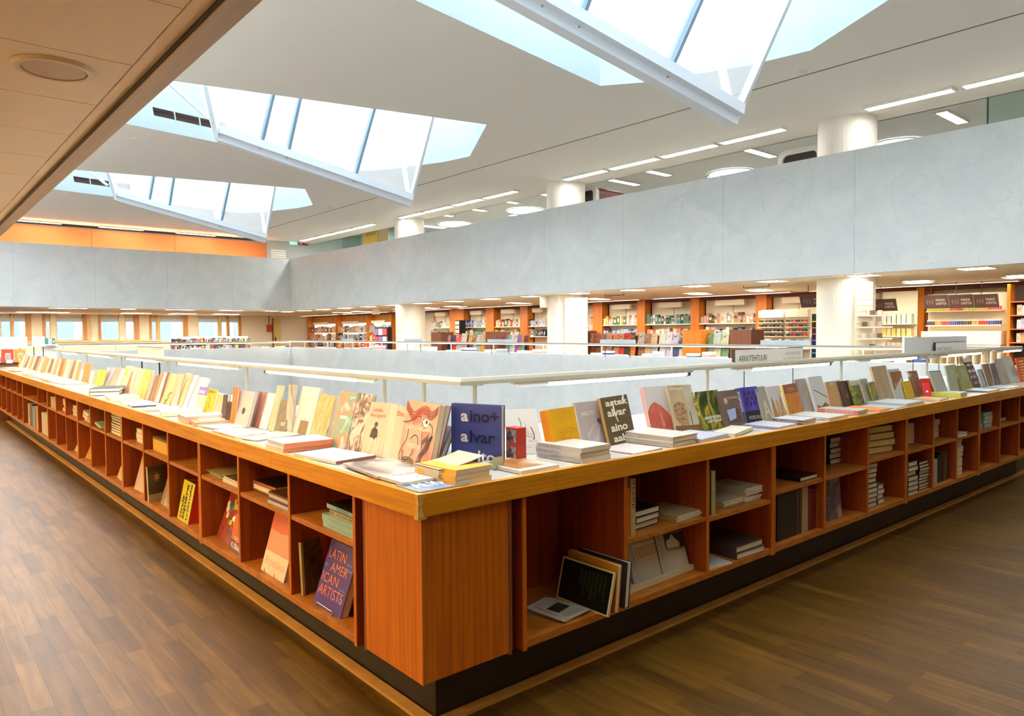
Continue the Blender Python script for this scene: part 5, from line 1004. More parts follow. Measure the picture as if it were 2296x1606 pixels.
bn = ['just right of the leftmost column', 'beside the black card spinner', 'third bay right of the leftmost column', 'just left of the middle column', 'narrow bay just right of the middle column', 'second bay right of the middle column', 'third bay right of the middle column', 'fourth bay right of the middle column', 'bay behind the brush racks']
bn2 = ['bay right of the leftmost column', 'bay by the black spinner', 'bay left of the middle bay', 'bay left of the middle column', 'sliver bay by the middle column', 'second bay past the middle column', 'third bay past the middle column', 'fourth bay past the middle column', 'bay behind the brush racks']
for i, (p0, p1) in enumerate(bays):
    ya, yc = yb(p0), yb(p1)
    r = empty('wall_bookcase', (XB+.3, (ya+yc)/2, 0), 'cream wall bookcase, '+bn[i], 'bookcase', 'cream wall bookcases on the opposite side'); h = (ya-yc)/2
    MB().box(.0, .02, -h, h, 0, ZL-.08).build('back_panel', WP, r)
    MB().box(-.02, .0, -.008, .008, 1.9, ZL-.2).build('joint_strip', mat((200, 190, 166), .6), r) if h > .3 else None
    for z in (1.70, 1.36): MB().box(-.30, 0, -h, h, z-.03, z).build('shelf', mat((246, 236, 210), .5), r)
    if i not in (4,): MB().box(-.34, -.24, -h*.62, h*.38, ZL-.24, ZL-.10).build('header_box', mat((244, 236, 214), .5), r)
    MB().box(-.05, .02, h, h+.03, 0, ZL).build('post', PO, r)
    n = max(2, int((ya-yc)/.085)); n = min(n, 24)
    if i < 8:
        far_books('on the upper shelf of the '+bn2[i], XB+.03, ya-.02, yc+.02, 1.70, n, PALS[i % 7], .17, .27, 'books on the upper shelf of the '+bn2[i])
        far_books('on the lower shelf of the '+bn2[i], XB+.03, ya-.02, yc+.02, 1.36, max(2, int(n*.8)), PALS[(i+3) % 7], .15, .24, 'books on the lower shelf of the '+bn2[i])
for i, (p0, p1) in enumerate(((1009, 1041), (1090, 1108), (1167, 1184), (1330, 1351), (1429, 1447), (1549, 1568), (1695, 1719), (2055, 2072))):
    struct(MB().box(XB-.02, XB+.5, yb(p1), yb(p0), 0, ZL-.02), 'trim_%d' % (70+i), PO)
struct(MB().box(XB+.0, XB+.5, -3, 28, ZL-.07, ZL-.001), 'trim_90', mat((110, 44, 24), .5))
# wood panelled lit bays at the far left of that wall
for i, (p0, p1) in enumerate(((691, 752), (754, 821), (823, 876))):
    ya, yc = yb(p0), yb(p1); h = (ya-yc)/2
    r = empty('lit_bookcase', (XB+.3, (ya+yc)/2, 0), 'honey wood bookcase with lit shelves, %s from the left beyond the leftmost column' % cnt[i], 'bookcase', 'honey wood lit bookcases')
    MB().box(0, .02, -h, h, 0, ZL-.05).build('back_panel', tex_mat('ribbed_wood', [(206, 142, 60), (184, 120, 46)], (1, 14, 1), 1, 2, .5), r)
    MB().box(-.004, 0, -h*.92, h*.92, .6, 1.98).build('lit_back', emat((1, .93, .78), .55), r)
    MB().box(-.30, 0, -h-.04, -h, 0, ZL-.05).build('side_panel', ORW, r); MB().box(-.30, 0, h, h+.04, 0, ZL-.05).build('side_panel', ORW, r)
    MB().box(-.32, -.28, -h*.5, h*.6, 1.94, 2.06).build('sign_board', WP, r)
    for j, z in enumerate((1.56, 1.18, .86)):
        MB().box(-.30, 0, -h, h, z-.03, z).build('shelf', mat((226, 170, 80), .5), r)
        far_books('on the %s shelf of the %s honey wood bookcase' % (['upper', 'middle', 'lower'][j], cnt[i]), XB+.04, ya-.1, yc+.1, z, 15, [PALS[2], PALS[0], PALS[3]][(i+j) % 3], .2, .32, 'books on the %s shelf of the %s honey wood bookcase' % (['upper', 'middle', 'lower'][j], cnt[i]))
# gondolas with facing magazines
gd = [(980, 1003, 12.6, BRW), (1103, 1130, 12.6, BRW), (1290, 1323, 12.4, BRW), (1545, 1586, 12.4, ORW), (1651, 1699, 12.4, BRW)]
gl = ['left of the facing magazines near the leftmost column', 'between the first and second columns', 'touching the middle column from the right', 'orange one right of the facing magazines', 'in front of the brush racks']
for i, (p0, p1, x, m_) in enumerate(gd):
    ya, yc = yb(p0, x), yb(p1, x); r = empty('display_unit', (x, (ya+yc)/2, 0), 'wood ended display unit, '+gl[i], 'display unit', 'wood ended display units'); h = (ya-yc)/2
    MB().box(-.25, .25, -h, h, .06, 1.50).build('end_panel', m_, r); MB().box(-.22, .22, -h+.02, h-.02, 0, .06).build('plinth', PLINTH, r); MB().box(-.26, .26, -h-.01, h+.01, 1.50, 1.52).build('top_board', m_, r)
mg = [(1004, 1052, 12.7, ['pink', 'navy', 'red', 'white'], 4), (1056, 1100, 12.7, ['ochre', 'brown', 'cream', 'grey'], 5), (1132, 1180, 12.7, ['purple', 'rust', 'teal', 'lilac', 'cream'], 7), (1324, 1378, 12.5, ['pink', 'rust', 'brown', 'salmon'], 4), (1380, 1430, 12.5, ['orange', 'salmon', 'red', 'dark'], 4), (1436, 1480, 12.5, ['grey', 'brown', 'tan'], 3), (1484, 1543, 12.5, ['cream', 'white', 'lilac', 'navy'], 4), (1588, 1640, 12.5, ['green', 'mint', 'sand'], 3), (1700, 1704, 12.5, ['dark'], 1)]
for i, (p0, p1, x, pal, n) in enumerate(mg[:-1]):
    ya, yc = yb(p0, x), yb(p1, x); h = (ya-yc)/2; r = empty('magazine_rack', (x, (ya+yc)/2, 0), 'low rack of facing magazines, %s rack from the left across the opening' % cnt[i], 'magazine rack', 'racks of facing magazines')
    for z in (1.16, .84): MB().box(-.16, .1, -h, h, z-.02, z).build('shelf', mat((222, 206, 178), .5), r); MB().box(-.17, -.16, -h, h, z-.02, z+.03).build('lip', mat((222, 206, 178), .5), r)
    MB().box(.1, .14, -h, h, 0, 1.4).build('back_panel', BRW, r)
    for k, z in enumerate((1.16, .84)):
        for j in range(n):
            c = pal[(j+k) % len(pal)]; ww = 2*h/n*.94; H = random.uniform(.26, .32)
            m = MB(); y0_ = h-2*h*j/n
            vs = [(d+.05*hh/.3, y0_-u, hh) for hh in (0, H) for u, d in ((0, -.12), (ww, -.12), (ww, -.105), (0, -.105))]
            m.add([(a_, b_-y0_, c_) for a_, b_, c_ in vs], [(0, 3, 2, 1), (4, 5, 6, 7), (0, 1, 5, 4), (1, 2, 6, 5), (2, 3, 7, 6), (3, 0, 4, 7)])
            o = m.build('magazine', art([C_[c], tuple(min(255, int(v*1.2)+20) for v in C_[c]), C_[pal[(j+1) % len(pal)]]], 9)); o.location = (x, (ya+yc)/2+y0_, z)
            tag(o, '%s magazine facing out, %s from the left on the %s tier of the %s rack' % (c, cnt[j], ['upper', 'lower'][k], cnt[i]), 'magazine', 'magazines on the facing racks')
# black card spinner
r = empty('card_spinner', (14.6, yb(1032, 14.6), 0), 'black card spinner with white cards between two orange posts', 'card spinner')
MB().tube((0, 0, 0), (0, 0, 1.95), .02, 8).build('pole', BLACK, r); MB().box(-.14, .14, -.14, .14, 1.3, 1.95).build('rack', BLACK, r)
MB().add([(-.145, -.1+.12*j+k*0, 1.34+.15*i+q2) for i in range(4) for j in range(2) for k, q2 in ((0, 0), (0, .11))], []).build('empty', BLACK, r) if False else None
for i in range(4):
    for j in range(2): MB().box(-.15, -.142, -.12+.13*j, -.02+.13*j, 1.33+.155*i, 1.45+.155*i).build('card', mat((226, 220, 200), .6), r)
# magazine spinner left of the leftmost column
r = empty('magazine_spinner', (14.3, yb(860, 14.3), 0), 'dark stand with purple and red magazines left of the leftmost column', 'magazine stand')
MB().box(-.1, .1, -.5, .5, .0, 1.75).build('frame', DARK, r)
for i in range(3):
    for j in range(3): MB().box(-.16, -.11, -.48+.33*j, -.18+.33*j, .78+.32*i, 1.04+.32*i).build('magazine_pocket', mat([(120, 96, 160), (196, 70, 80), (206, 190, 200)][(i*2+j) % 3], .5), r)
# brush racks
for i, (p0, p1) in enumerate(((1706, 1762), (1766, 1816))):
    x = 13.4; ya, yc = yb(p0, x), yb(p1, x); h = (ya-yc)/2
    r = empty('brush_rack', (x, (ya+yc)/2, 0), 'cream rack with rows of brushes, %s of the pair behind the hanging dark sign' % ['left', 'right'][i], 'brush rack', 'pair of brush racks')
    MB().box(0, .04, -h, h, 0, 1.95).build('back_panel', WP, r); MB().box(-.1, 0, -h, h, 1.78, 1.93).build('header_box', WP, r)
    for k in range(4):
        MB().box(-.14, 0, -h, h, 1.36+.1*k, 1.375+.1*k).build('shelf', WP, r)
        for j in range(6):
            o = MB().box(-.12, -.04, -.03, .03, 0, .045).build('brush_pack', mat([(60, 50, 40), (120, 90, 50), (206, 50, 40) if i else (70, 60, 50)][(j+k) % 3], .5)); o.location = (x, (ya+yc)/2+h-.06-j*(2*h-.12)/5.0, 1.376+.1*k)
            tag(o, 'small dark brush pack, %s from the left on tier %s of the %s brush rack' % (cnt[j], ['one', 'two', 'three', 'four'][k], ['left', 'right'][i]), 'brush', 'brush packs on the racks')
    far_books('in the tray below the %s brush rack' % ['left', 'right'][i], x-.2, ya, yc, 1.12, 12, ['white', 'dark', 'cream', 'brown', 'ochre'], .14, .2, 'items in the trays below the brush racks')
    MB().box(-.26, 0, -h, h, 1.09, 1.12).build('tray', WP, r)
# marker rack
x = 12.6; ya, yc = yb(1820, x), yb(1861, x); h = (ya-yc)/2
r = empty('marker_rack', (x, (ya+yc)/2, 0), 'tall black marker rack with coloured strips from yellow to blue', 'marker rack')
MB().box(0, .3, -h, h, 0, 1.82).build('body', BLACK, r); MB().box(.0, .3, -h-.06, -h-.005, .4, 1.8).build('side_panel', mat((150, 120, 110), .5), r)
cs = [(206, 206, 30), (226, 130, 80), (206, 110, 130), (170, 120, 206), (110, 150, 230), (90, 180, 226), (90, 206, 196), (110, 180, 160), (226, 90, 80)]
for i in range(9):
    z = 1.68-.125*i
    MB().box(-.03, 0, -h, h, z-.02, z).build('coloured_strip', mat(cs[i], .4), r)
    mb = MB()
    for j in range(14): mb.tube((-.015, -h+.02+j*(2*h-.04)/13, z), (-.015, -h+.02+j*(2*h-.04)/13, z+.085), .008, 5)
    mb.build('markers', mat([(70, 70, 20), (80, 30, 24), (90, 30, 60), (60, 30, 110), (30, 40, 130), (30, 50, 110), (20, 70, 80), (30, 60, 60), (100, 30, 30)][i], .4), r)['kind'] = 'stuff'
# dark brand signs
def sign_text(parent, W, H, mw):
    text('WINSOR', mw @ Matrix.Translation((.50*W, .52*H, 0)), .38*W, .18*H, (214, 200, 180), parent, 'lettering', .0); text('& NEWTON', mw @ Matrix.Translation((.50*W, .26*H, 0)), .42*W, .18*H, (214, 200, 180), parent, 'lettering', .0)
    text('(((', mw @ Matrix.Translation((.12*W, .30*H, 0)), .3*W, .36*H, (150, 126, 116), parent, 'lettering', .0)
for i, (p0, p1, y0, y1, x, lb) in enumerate(((1797, 1858, 662, 688, 12.5, 'dark brown hanging sign with pale letters over the marker rack'), (1960, 2012, 672, 697, 14.2, 'dark brown sign with pale letters just right of the right column'),
        (2073, 2128, 663, 691, 14.2, 'dark brown sign with pale letters, left one of three over the paint shelves'), (2130, 2184, 662, 690, 14.2, 'dark brown sign with pale letters, middle one of three over the paint shelves'), (2186, 2240, 661, 689, 14.2, 'dark brown sign with pale letters, right one of three over the paint shelves'))):
    A, B = onx(p0, y0, x), onx(p1, y1, x); W_ = A.y-B.y; H_ = A.z-B.z
    r = empty('brand_sign', (x, A.y, B.z), lb, 'sign', 'dark brown brand signs')
    m = MB(); m.add([(0, 0, 0), (0, -W_, 0), (-.10, -W_, H_), (-.10, 0, H_), (.03, 0, 0), (.03, -W_, 0), (-.07, -W_, H_), (-.07, 0, H_)], [(0, 1, 2, 3), (7, 6, 5, 4), (0, 4, 5, 1), (3, 2, 6, 7), (0, 3, 7, 4), (1, 5, 6, 2)]); m.build('board', mat((84, 60, 54), .5), r)
    L_ = math.hypot(.1, H_); d_ = Vector((-.10/L_, 0, H_/L_)); X_ = Vector((0, -1, 0)); N_ = X_.cross(d_)
    mw = Matrix((X_, d_, N_)).transposed().to_4x4(); mw.translation = N_*.004
    sign_text(r, W_, L_, mw)
    MB().tube((-.05, -W_*.3, H_), (-.05, -W_*.3, ZL-B.z), .006, 6).build('hanger', DARK, r)
# paint shelves
x = 14.5; ya, yc = yb(2072, x), yb(2250, x); h = (ya-yc)/2
r = empty('paint_shelf', (x, (ya+yc)/2, 0), 'cream shelving of paint bottles with open cubbies below, near the right edge', 'shelving')
MB().box(.2, .24, -h, h, 0, 2.2).build('back_panel', WP, r); MB().box(-.15, .2, -h, h, 1.2, 1.46).build('drawer_front', WP, r); MB().box(-.17, .2, -h, h, 1.165, 1.19).build('ledge', mat((246, 236, 214), .4), r)
for k in range(10): MB().box(-.15, .2, -h+k*(2*h)/9.3, -h+k*(2*h)/9.3+.02, .80, 1.165).build('divider', WP, r)
MB().box(-.15, .2, -h, h, .78, .80).build('shelf', WP, r)
cols2 = [(206, 206, 60), (190, 200, 70), (226, 180, 70), (214, 90, 50), (200, 60, 50)], [(70, 60, 50), (206, 150, 60), (200, 50, 50), (60, 80, 150), (40, 50, 110)]
for k, z in enumerate((1.86, 1.58)):
    MB().box(-.02, .2, -h*.95, h*.95, z-.02, z).build('shelf', WP, r)
    for j in range(34):
        m = MB(); m.tube((0, 0, 0), (0, 0, .075), .017, 8); m.tube((0, 0, .075), (0, 0, .10), .010, 8, 1)
        c = cols2[k][min(4, int((j % 17)/17*5))]
        o = m.build('paint_bottle', [mat(c, .4), WHITE]); o.location = (x+.03, (ya+yc)/2+h*.92-j*(2*h*.92)/33, z)
        tag(o, 'small paint bottle, %s from the left in the %s row of the paint shelves' % (cnt2(j), ['upper', 'lower'][k]), 'paint bottle', 'paint bottles near the right edge')
# bay with boxes right of the right column
x = 14.7; ya, yc = yb(1975, x), yb(2052, x); h = (ya-yc)/2
r = empty('product_shelf', (x, (ya+yc)/2, 0), 'cream shelving with white and yellow boxes right of the right column', 'shelving')
MB().box(.1, .14, -h, h, 0, 2.3).build('back_panel', WP, r)
for z in (1.62, 1.36, 1.10, .9): MB().box(-.15, .1, -h, h, z-.02, z).build('shelf', mat((246, 238, 220), .5), r)
for k, z in enumerate((1.62, 1.36, 1.10)):
    for j in range(6):
        o = MB().box(-.08, .06, -.055, .055, 0, [.2, .16, .13][k]).build('box', mat([[(226, 226, 214), (206, 220, 200)], [(226, 196, 110), (232, 210, 150)], [(236, 214, 206), (230, 206, 170)]][k][j % 2], .6)); o.location = (x, (ya+yc)/2+h-.1-j*(2*h-.2)/5, z)
        tag(o, '%s box, %s from the left on the %s shelf right of the right column' % (['white', 'yellow', 'pale pink'][k], cnt[j], ['top', 'middle', 'bottom'][k]), 'box', 'boxes right of the right column')
# dark bookcase at the right edge
x = 14.4; ya, yc = yb(2268, x), yb(2330, x); h = (ya-yc)/2
r = empty('dark_bookcase', (x, (ya+yc)/2, 0), 'dark bookcase with an orange side at the right edge', 'bookcase')
MB().box(.2, .24, -h, h, 0, 2.3).build('back_panel', mat((60, 34, 24), .5), r); MB().box(-.1, .24, h, h+.05, 0, 2.32).build('side_panel', ORW, r)
for z in (2.0, 1.75, 1.5, 1.25): MB().box(-.1, .2, -h, h, z-.02, z).build('shelf', mat((190, 104, 50), .5), r)
for k, z in enumerate((1.75, 1.5, 1.25)): far_books('on the %s shelf of the dark bookcase at the right edge' % ['upper', 'middle', 'lower'][k], x, ya-.08, yc, z, 6, PALS[k+2], .16, .2, 'books in the dark bookcase')
# slat panels on the columns
for i, (cy, p0, p1, lb) in enumerate(((10.65, 1266, 1317, 'cream slatted wall panel on the middle column'), (3.77, 1917, 1957, 'cream slatted wall panel with small shelves on the right column'))):
    A, B = onx(p0, 700, 10.87), onx(p1, 700, 11.1); d_ = Vector((B.x-A.x, B.y-A.y, 0)); W_ = d_.length; d_.normalize(); n_ = Vector((-d_.y, d_.x, 0)); n_ = -n_ if n_.x > 0 else n_
    mw = Matrix((d_, -n_, Vector((0, 0, 1)))).transposed().to_4x4(); mw.translation = Vector((A.x, A.y, 0))
    r = empty('slat_panel', mw=mw, label=lb, cat='display panel', group='slatted panels on the columns')
    mb = MB(); nz = 22
    for k in range(nz): mb.box(0, W_, -.0, .02, .1+k*.1+.006, .1+(k+1)*.1-.006)
    mb.box(0, W_, .012, .03, .1, .1+nz*.1); mb.build('slats', mat((240, 228, 200), .6), r)
    if i:
        for k, z in enumerate((1.74, 1.55, 1.36, 1.18, .99)):
            MB().box(.05, W_+.25, -.16, 0, z-.02, z).build('shelf', mat((240, 232, 214), .5), r)
            for j in range(3):
                o = MB().box(-.03, .03, -.03, .03, 0, .08).build('craft_item', mat([(206, 190, 176), (120, 90, 80), (226, 206, 190)][(j+k) % 3], .6)); p = mw @ Vector((.12+.13*j, -.08, z)); o.location = p
                tag(o, 'small craft item, %s from the left on shelf %s of the right column panel' % (cnt[j], ['one', 'two', 'three', 'four', 'five'][k]), 'craft item', 'craft items on the right column')
# goods lying on the counters beyond the opening
for nm, bx in (('right', (XW+.12, 11.0, .8, YW)), ('far', (.8, XW+.1, YW+.12, YW+.7))):
    r = empty('worktop', ((bx[0]+bx[1])/2, (bx[2]+bx[3])/2, 0), 'pale counter top along the %s side of the opening' % ('opposite right' if nm == 'right' else 'far left'), 'counter top', 'counter tops around the opening')
    hx, hy = (bx[1]-bx[0])/2, (bx[3]-bx[2])/2; MB().box(-hx+.002, hx, -hy+.002, hy, .88, .95).build('top_board', mat((226, 216, 196), .4), r); MB().box(-hx+.05, hx-.05, -hy+.05, hy-.05, 0, .88).build('cabinet_body', BRW, r)
pp = ['white', 'lightblue', 'silver', 'white', 'cream', 'blue', 'white', 'teal', 'lilac', 'silver', 'white', 'pink']
spans = [(790, 18), (812, 24), (840, 20), (900, 20), (925, 26), (955, 20), (985, 16), (1005, 22), (1040, 24), (1070, 16), (1092, 18), (1118, 14), (1140, 20), (1165, 26), (1200, 20), (1222, 18), (1246, 22), (1275, 20), (1300, 12), (1330, 20), (1356, 16), (1380, 22), (1445, 16), (1470, 14), (1525, 14), (1545, 20), (1580, 20), (1610, 18), (1880, 20), (1925, 24), (1970, 32), (2010, 18), (2050, 30), (2200, 30)]
for i, (p, wd) in enumerate(spans):
    x = XW+.24; ya, yc = onx(p, 785, x).y, onx(p+wd, 785, x).y; h = (ya-yc)/2; n = 1+i % 3; z = .95
    for k in range(n):
        t = random.uniform(.03, .06); c = pp[(i*5+k) % len(pp)]
        FARB.box(x-.09, x+.1, (ya+yc)/2-h*random.uniform(.8, 1), (ya+yc)/2+h, z+.001, z+t, fm(c)); z += t
for i, (p, wd) in enumerate(((430, 20), (500, 16), (565, 16), (590, 14), (620, 22), (640, 16))):
    y = YW+.3; xa, xb_ = ony(p, 775, y).x, ony(p+wd, 775, y).x; FARB.box(xa, xb_, y, y+.2, .951, 1.02, fm(pp[i]))
# double row of upright books before the windows
r = empty('low_bookcase', (ony(473, 760, 26.2).x, 26.3, 0), 'long low white bookcase with two rows of mixed spines before the windows', 'bookcase')
xa, xb_ = ony(386, 760, 26.2).x, ony(561, 760, 26.2).x; cx = r.location.x
MB().box(xa-cx, xb_-cx, .15, .2, 0, 1.42).build('back_panel', WHITE, r)
for z in (.92, 1.14): MB().box(xa-cx, xb_-cx, -.12, .15, z-.02, z).build('shelf', WHITE, r)
mixp = ['navy', 'purple', 'white', 'brown', 'yellow', 'orange', 'grey', 'dark', 'lightblue', 'green', 'rust', 'pink', 'darkgrey']
far_books('in the upper row of the low white bookcase', 26.2, xa, xb_, 1.14, 38, mixp, .17, .23, 'upper row of books before the windows', 'y', .1)
far_books('in the lower row of the low white bookcase', 26.2, xa, xb_, .92, 34, mixp, .15, .19, 'lower row of books before the windows', 'y', .1)
# yellow door and fire box beyond the far left corner
A, B = ony(612, 704, WYN-.04), ony(628, 790, WYN-.04)
r = empty('yellow_door', ((A.x+B.x)/2, WYN, 0), 'pale yellow door in the far wall right of the windows', 'door'); h = (B.x-A.x)/2
MB().box(-h, h, -.05, 0, 0, 2.24).build('door_leaf', mat((226, 196, 110), .5), r); MB().box(-h-.04, -h, -.07, 0, 0, 2.28).build('door_frame', mat((110, 84, 50), .5), r); MB().box(-h+.08, -h+.12, -.09, -.05, 1.1, 1.35).build('handle', DARK, r)
A = ony(604, 738, WYN-.1); r = empty('fire_box', (A.x, WYN, A.z-.15), 'small red fire hose box left of the pale yellow door', 'fire box'); MB().box(-.10, .12, -.15, 0, 0, .36).build('box_body', mat((190, 60, 46), .5), r); MB().box(0, .03, -.05, 0, .36, .95).build('pipe', mat((120, 90, 60), .5), r)
# ------------------------------------------------------------------ signs on the rails
def rail_sign(wing_plane, p0, p1, y0, y1, label, lines, board=(252, 250, 244), rim=(60, 40, 40), axis='y', name='rail_sign', legs=True, zl=None, th=.02, group='signs on the lamp rails'):
    f_ = ony if axis == 'y' else onx
    A, B = f_(p0, y0, wing_plane), f_(p1, y1, wing_plane)
    if axis == 'y': X_ = Vector((1, 0, 0)); W_ = B.x-A.x; N_ = Vector((0, -1, 0))
    else: X_ = Vector((0, -1, 0)); W_ = A.y-B.y; N_ = Vector((-1, 0, 0))
    H_ = A.z-B.z; mw = Matrix((X_, -N_, Vector((0, 0, 1)))).transposed().to_4x4(); mw.translation = Vector((A.x, A.y, B.z))
    r = empty(name, mw=mw, label=label, cat='sign', group=group)
    MB().box(0, W_, 0, th, 0, H_).build('board', mat(board, .45), r)
    if rim:
        MB().box(-.004, W_+.004, -.001, th+.001, H_, H_+.004).build('edge_line', mat(rim, .5), r); MB().box(-.004, W_+.004, -.001, th+.001, -.004, 0).build('edge_line', mat(rim, .5), r); MB().box(-.005, 0, -.001, th+.001, 0, H_).build('edge_line', mat(rim, .5), r)
    for s_, u0, v0, u1, v1, c in lines:
        text(s_, Matrix.Translation((u0*W_, -.0012, v0*H_)) @ FACE, (u1-u0)*W_, (v1-v0)*H_, c, r, 'lettering', .0)
    if legs:
        for u in (.14, .86): MB().tube((u*W_, th/2, zl-B.z), (u*W_, th/2, 0), .0035 if axis == 'y' and abs(wing_plane) < 5 else .008, 6).build('wire_leg', DARK, r)
    return r
rail_sign(.745, 1648, 1800, 785, 815, 'white rail sign with dark green capitals over the right wing', [('ARKKITEHTUURI', .05, .32, .44, .66, (46, 84, 70)), ('ARKITEKTUR', .72, .56, .96, .76, (196, 192, 184)), ('ARCHITECTURE', .68, .22, .96, .42, (196, 192, 184))], zl=.95)
rail_sign(.745, 2098, 2166, 769, 791, 'smaller white rail sign with grey capitals near the right edge', [('MATKAILU', .06, .3, .5, .6, (170, 172, 176))], board=(244, 246, 248), zl=.95)
rail_sign(.775, 2028, 2167, 757, 798, 'large blank pale board behind the small rail sign near the right edge', [], board=(240, 242, 246), rim=None, zl=.985, group='pale boards')
rail_sign(.745, 308, 363, 778, 803, 'small beige rail sign over the left wing', [('TAIDE', .06, .55, .3, .72, (206, 196, 180)), ('KONST', .06, .3, .3, .44, (206, 196, 180))], board=(226, 214, 200), axis='x', zl=.95)
for i, (p0, p1, y0, y1, s_) in enumerate(((448, 488, 760, 768, ''), (766, 790, 760, 769, ''), (907, 948, 760, 768, 'ROMAANIT'), (1093, 1148, 761, 769.5, 'MATKAOPPAAT'), (1345, 1423, 761.5, 771, 'NON FICTION BOOKS'), (1705, 1815, 763, 775, 'TIETOKIRJAT'))):
    rail_sign(XW-.05, p0, p1, y0, y1, 'pale blue sign standing over the opposite rail, %s from the left' % cnt[i], [(s_, .28, .3, .72, .62, (170, 190, 206))] if s_ else [], board=(206, 222, 236), rim=None, axis='x', zl=.96, th=.03) if i else None
# left end of the left wing: red and orange display books before white boards
YE = 13.4
r = empty('end_display', (ony(30, 800, YE).x, YE, 0), 'dark shelf unit crossing the far end of the left wing', 'display unit')
xa, xb_ = ony(-30, 800, YE).x-r.location.x, ony(62, 800, YE).x-r.location.x; zt_ = ony(30, 813, YE).z
MB().box(xa, xb_, 0, .5, 0, zt_-.02).build('cabinet_body', BRW, r); MB().box(xa, xb_, -.02, .5, zt_-.03, zt_).build('top_board', DARK, r)
for i, (p0, p1, c, lb) in enumerate(((-24, 1, (236, 140, 50), 'orange'), (3, 31, (222, 70, 54), 'red'), (33, 58, (236, 150, 50), 'amber'))):
    A, B = ony(p0, 784, YE), ony(p1, 812, YE); W_ = B.x-A.x
    rr = empty('display_book', (A.x, YE, zt_), '%s box shaped book with small square photo, far end of the left wing' % lb, 'book', 'display books at the far end of the left wing')
    H_ = A.z-zt_; MB().box(0, W_, 0, .05, 0, H_).build('cover', mat(c, .5), rr); MB().box(W_*.3, W_*.75, -.002, 0, H_*.25, H_*.72).build('photo_frame', mat((226, 206, 196), .5), rr); MB().box(W_*.36, W_*.69, -.004, -.002, H_*.3, H_*.66).build('photo', art([(60, 50, 60), (206, 200, 200), (90, 80, 90)], 30), rr)
    MB().box(W_*.35, W_*.9, -.03, -.028, -.01, .05).build('price_card', mat((240, 232, 222), .5), rr)
rail_sign(YE+.3, -60, 62, 756, 781, 'large white board with two faint grey lines at the left edge', [('KAUNOKIRJALLISUUS', .1, .55, .8, .68, (186, 196, 196)), ('SKONLITTERATUR', .1, .25, .75, .36, (200, 206, 206))], board=(224, 224, 222), rim=None, zl=zt_, group='pale boards')
rail_sign(YE+1.2, 71, 101, 754, 778, 'blank grey white board right of the large white board at the left edge', [], board=(206, 208, 204), rim=None, zl=0, group='pale boards')
far_books('on the shelf end behind the blank grey white board', YE+1.6, ony(101, 760, YE+1.6).x, ony(124, 760, YE+1.6).x, ony(110, 772, YE+1.6).z, 5, ['silver', 'teal', 'white', 'mint', 'green'], .10, .12, 'books behind the blank board', 'y', 0)
rr = empty('shelf_end', (ony(112, 772, YE+1.6).x, YE+1.6, 0), 'white shelf end behind the left wing holding five pale books', 'shelf'); zz = ony(110, 772, YE+1.6).z
MB().box(-.14, .14, -.02, .25, zz-.03, zz-.001).build('shelf', WHITE, rr); MB().box(-.13, .13, .1, .14, 0, zz-.03).build('support', WHITE, rr)
# ------------------------------------------------------------------ upper gallery
def pod(px0, px1, ytop, x, label, body):
    A, B = onx(px0, ytop, x), onx(px1, ytop-18, x); y1_, y0_ = A.y, B.y; zt2 = (A.z+B.z)/2; z0 = ZL+.72
    r = empty('phone_booth', (x, (y0_+y1_)/2, z0), label, 'phone booth', 'phone booths on the upper gallery'); h = (y1_-y0_)/2; Hh = zt2-z0
    def rr_(hw, zb_, zt3, rad, n=6):
        pts = [(-hw, zb_), (hw, zb_)]
        for k in range(n+1): a = k*math.pi/2/n; pts.append((hw-rad+rad*math.cos(a), zt3-rad+rad*math.sin(a)))
        for k in range(n+1): a = math.pi/2+k*math.pi/2/n; pts.append((-hw+rad+rad*math.cos(a), zt3-rad+rad*math.sin(a)))
        return pts
    o1, i1 = rr_(h, 0, Hh, .16), rr_(h-.10, .1, Hh-.10, .10); n = len(o1); m = MB()
    vs = [(0, u, v) for u, v in o1]+[(0, u, v) for u, v in i1]+[(.12, u, v) for u, v in o1]+[(.12, u, v) for u, v in i1]
    fs = []
    for k in range(n):
        q2 = (k+1) % n; fs += [(k, q2, n+q2, n+k), (2*n+k, 3*n+k, 3*n+q2, 2*n+q2), (k, 2*n+k, 2*n+q2, q2), (n+k, n+q2, 3*n+q2, 3*n+k)]
    m.add(vs, fs); m.build('front_frame', mat((232, 228, 218), .35), r)
    MB().add([(.05, u, v) for u, v in i1], [tuple(range(n))]).build('window_pane', mat((52, 48, 44), .08), r)
    m = MB(); o2 = rr_(h-.02, .02, Hh-.03, .14); n = len(o2)
    m.add([(.12, u, v) for u, v in o2]+[(1.1, u, v) for u, v in o2], [(k, (k+1) % n, n+(k+1) % n, n+k) for k in range(n)]+[tuple(range(n-1, -1, -1)), tuple(range(n, 2*n))]); m.build('booth_shell', mat(body, .5), r)
pod(1744, 1843, 340, 12.15, 'white framed phone booth with navy shell left of the right column, upper gallery', (24, 34, 66))
pod(1274, 1336, 430, 12.15, 'white framed phone booth with dark red shell right of the middle column, upper gallery', (110, 40, 30))
struct(MB().box(XW+.15, 17, -7, 34, ZL+.7, ZL+.72), 'floor_gallery', mat((150, 140, 126), .5))
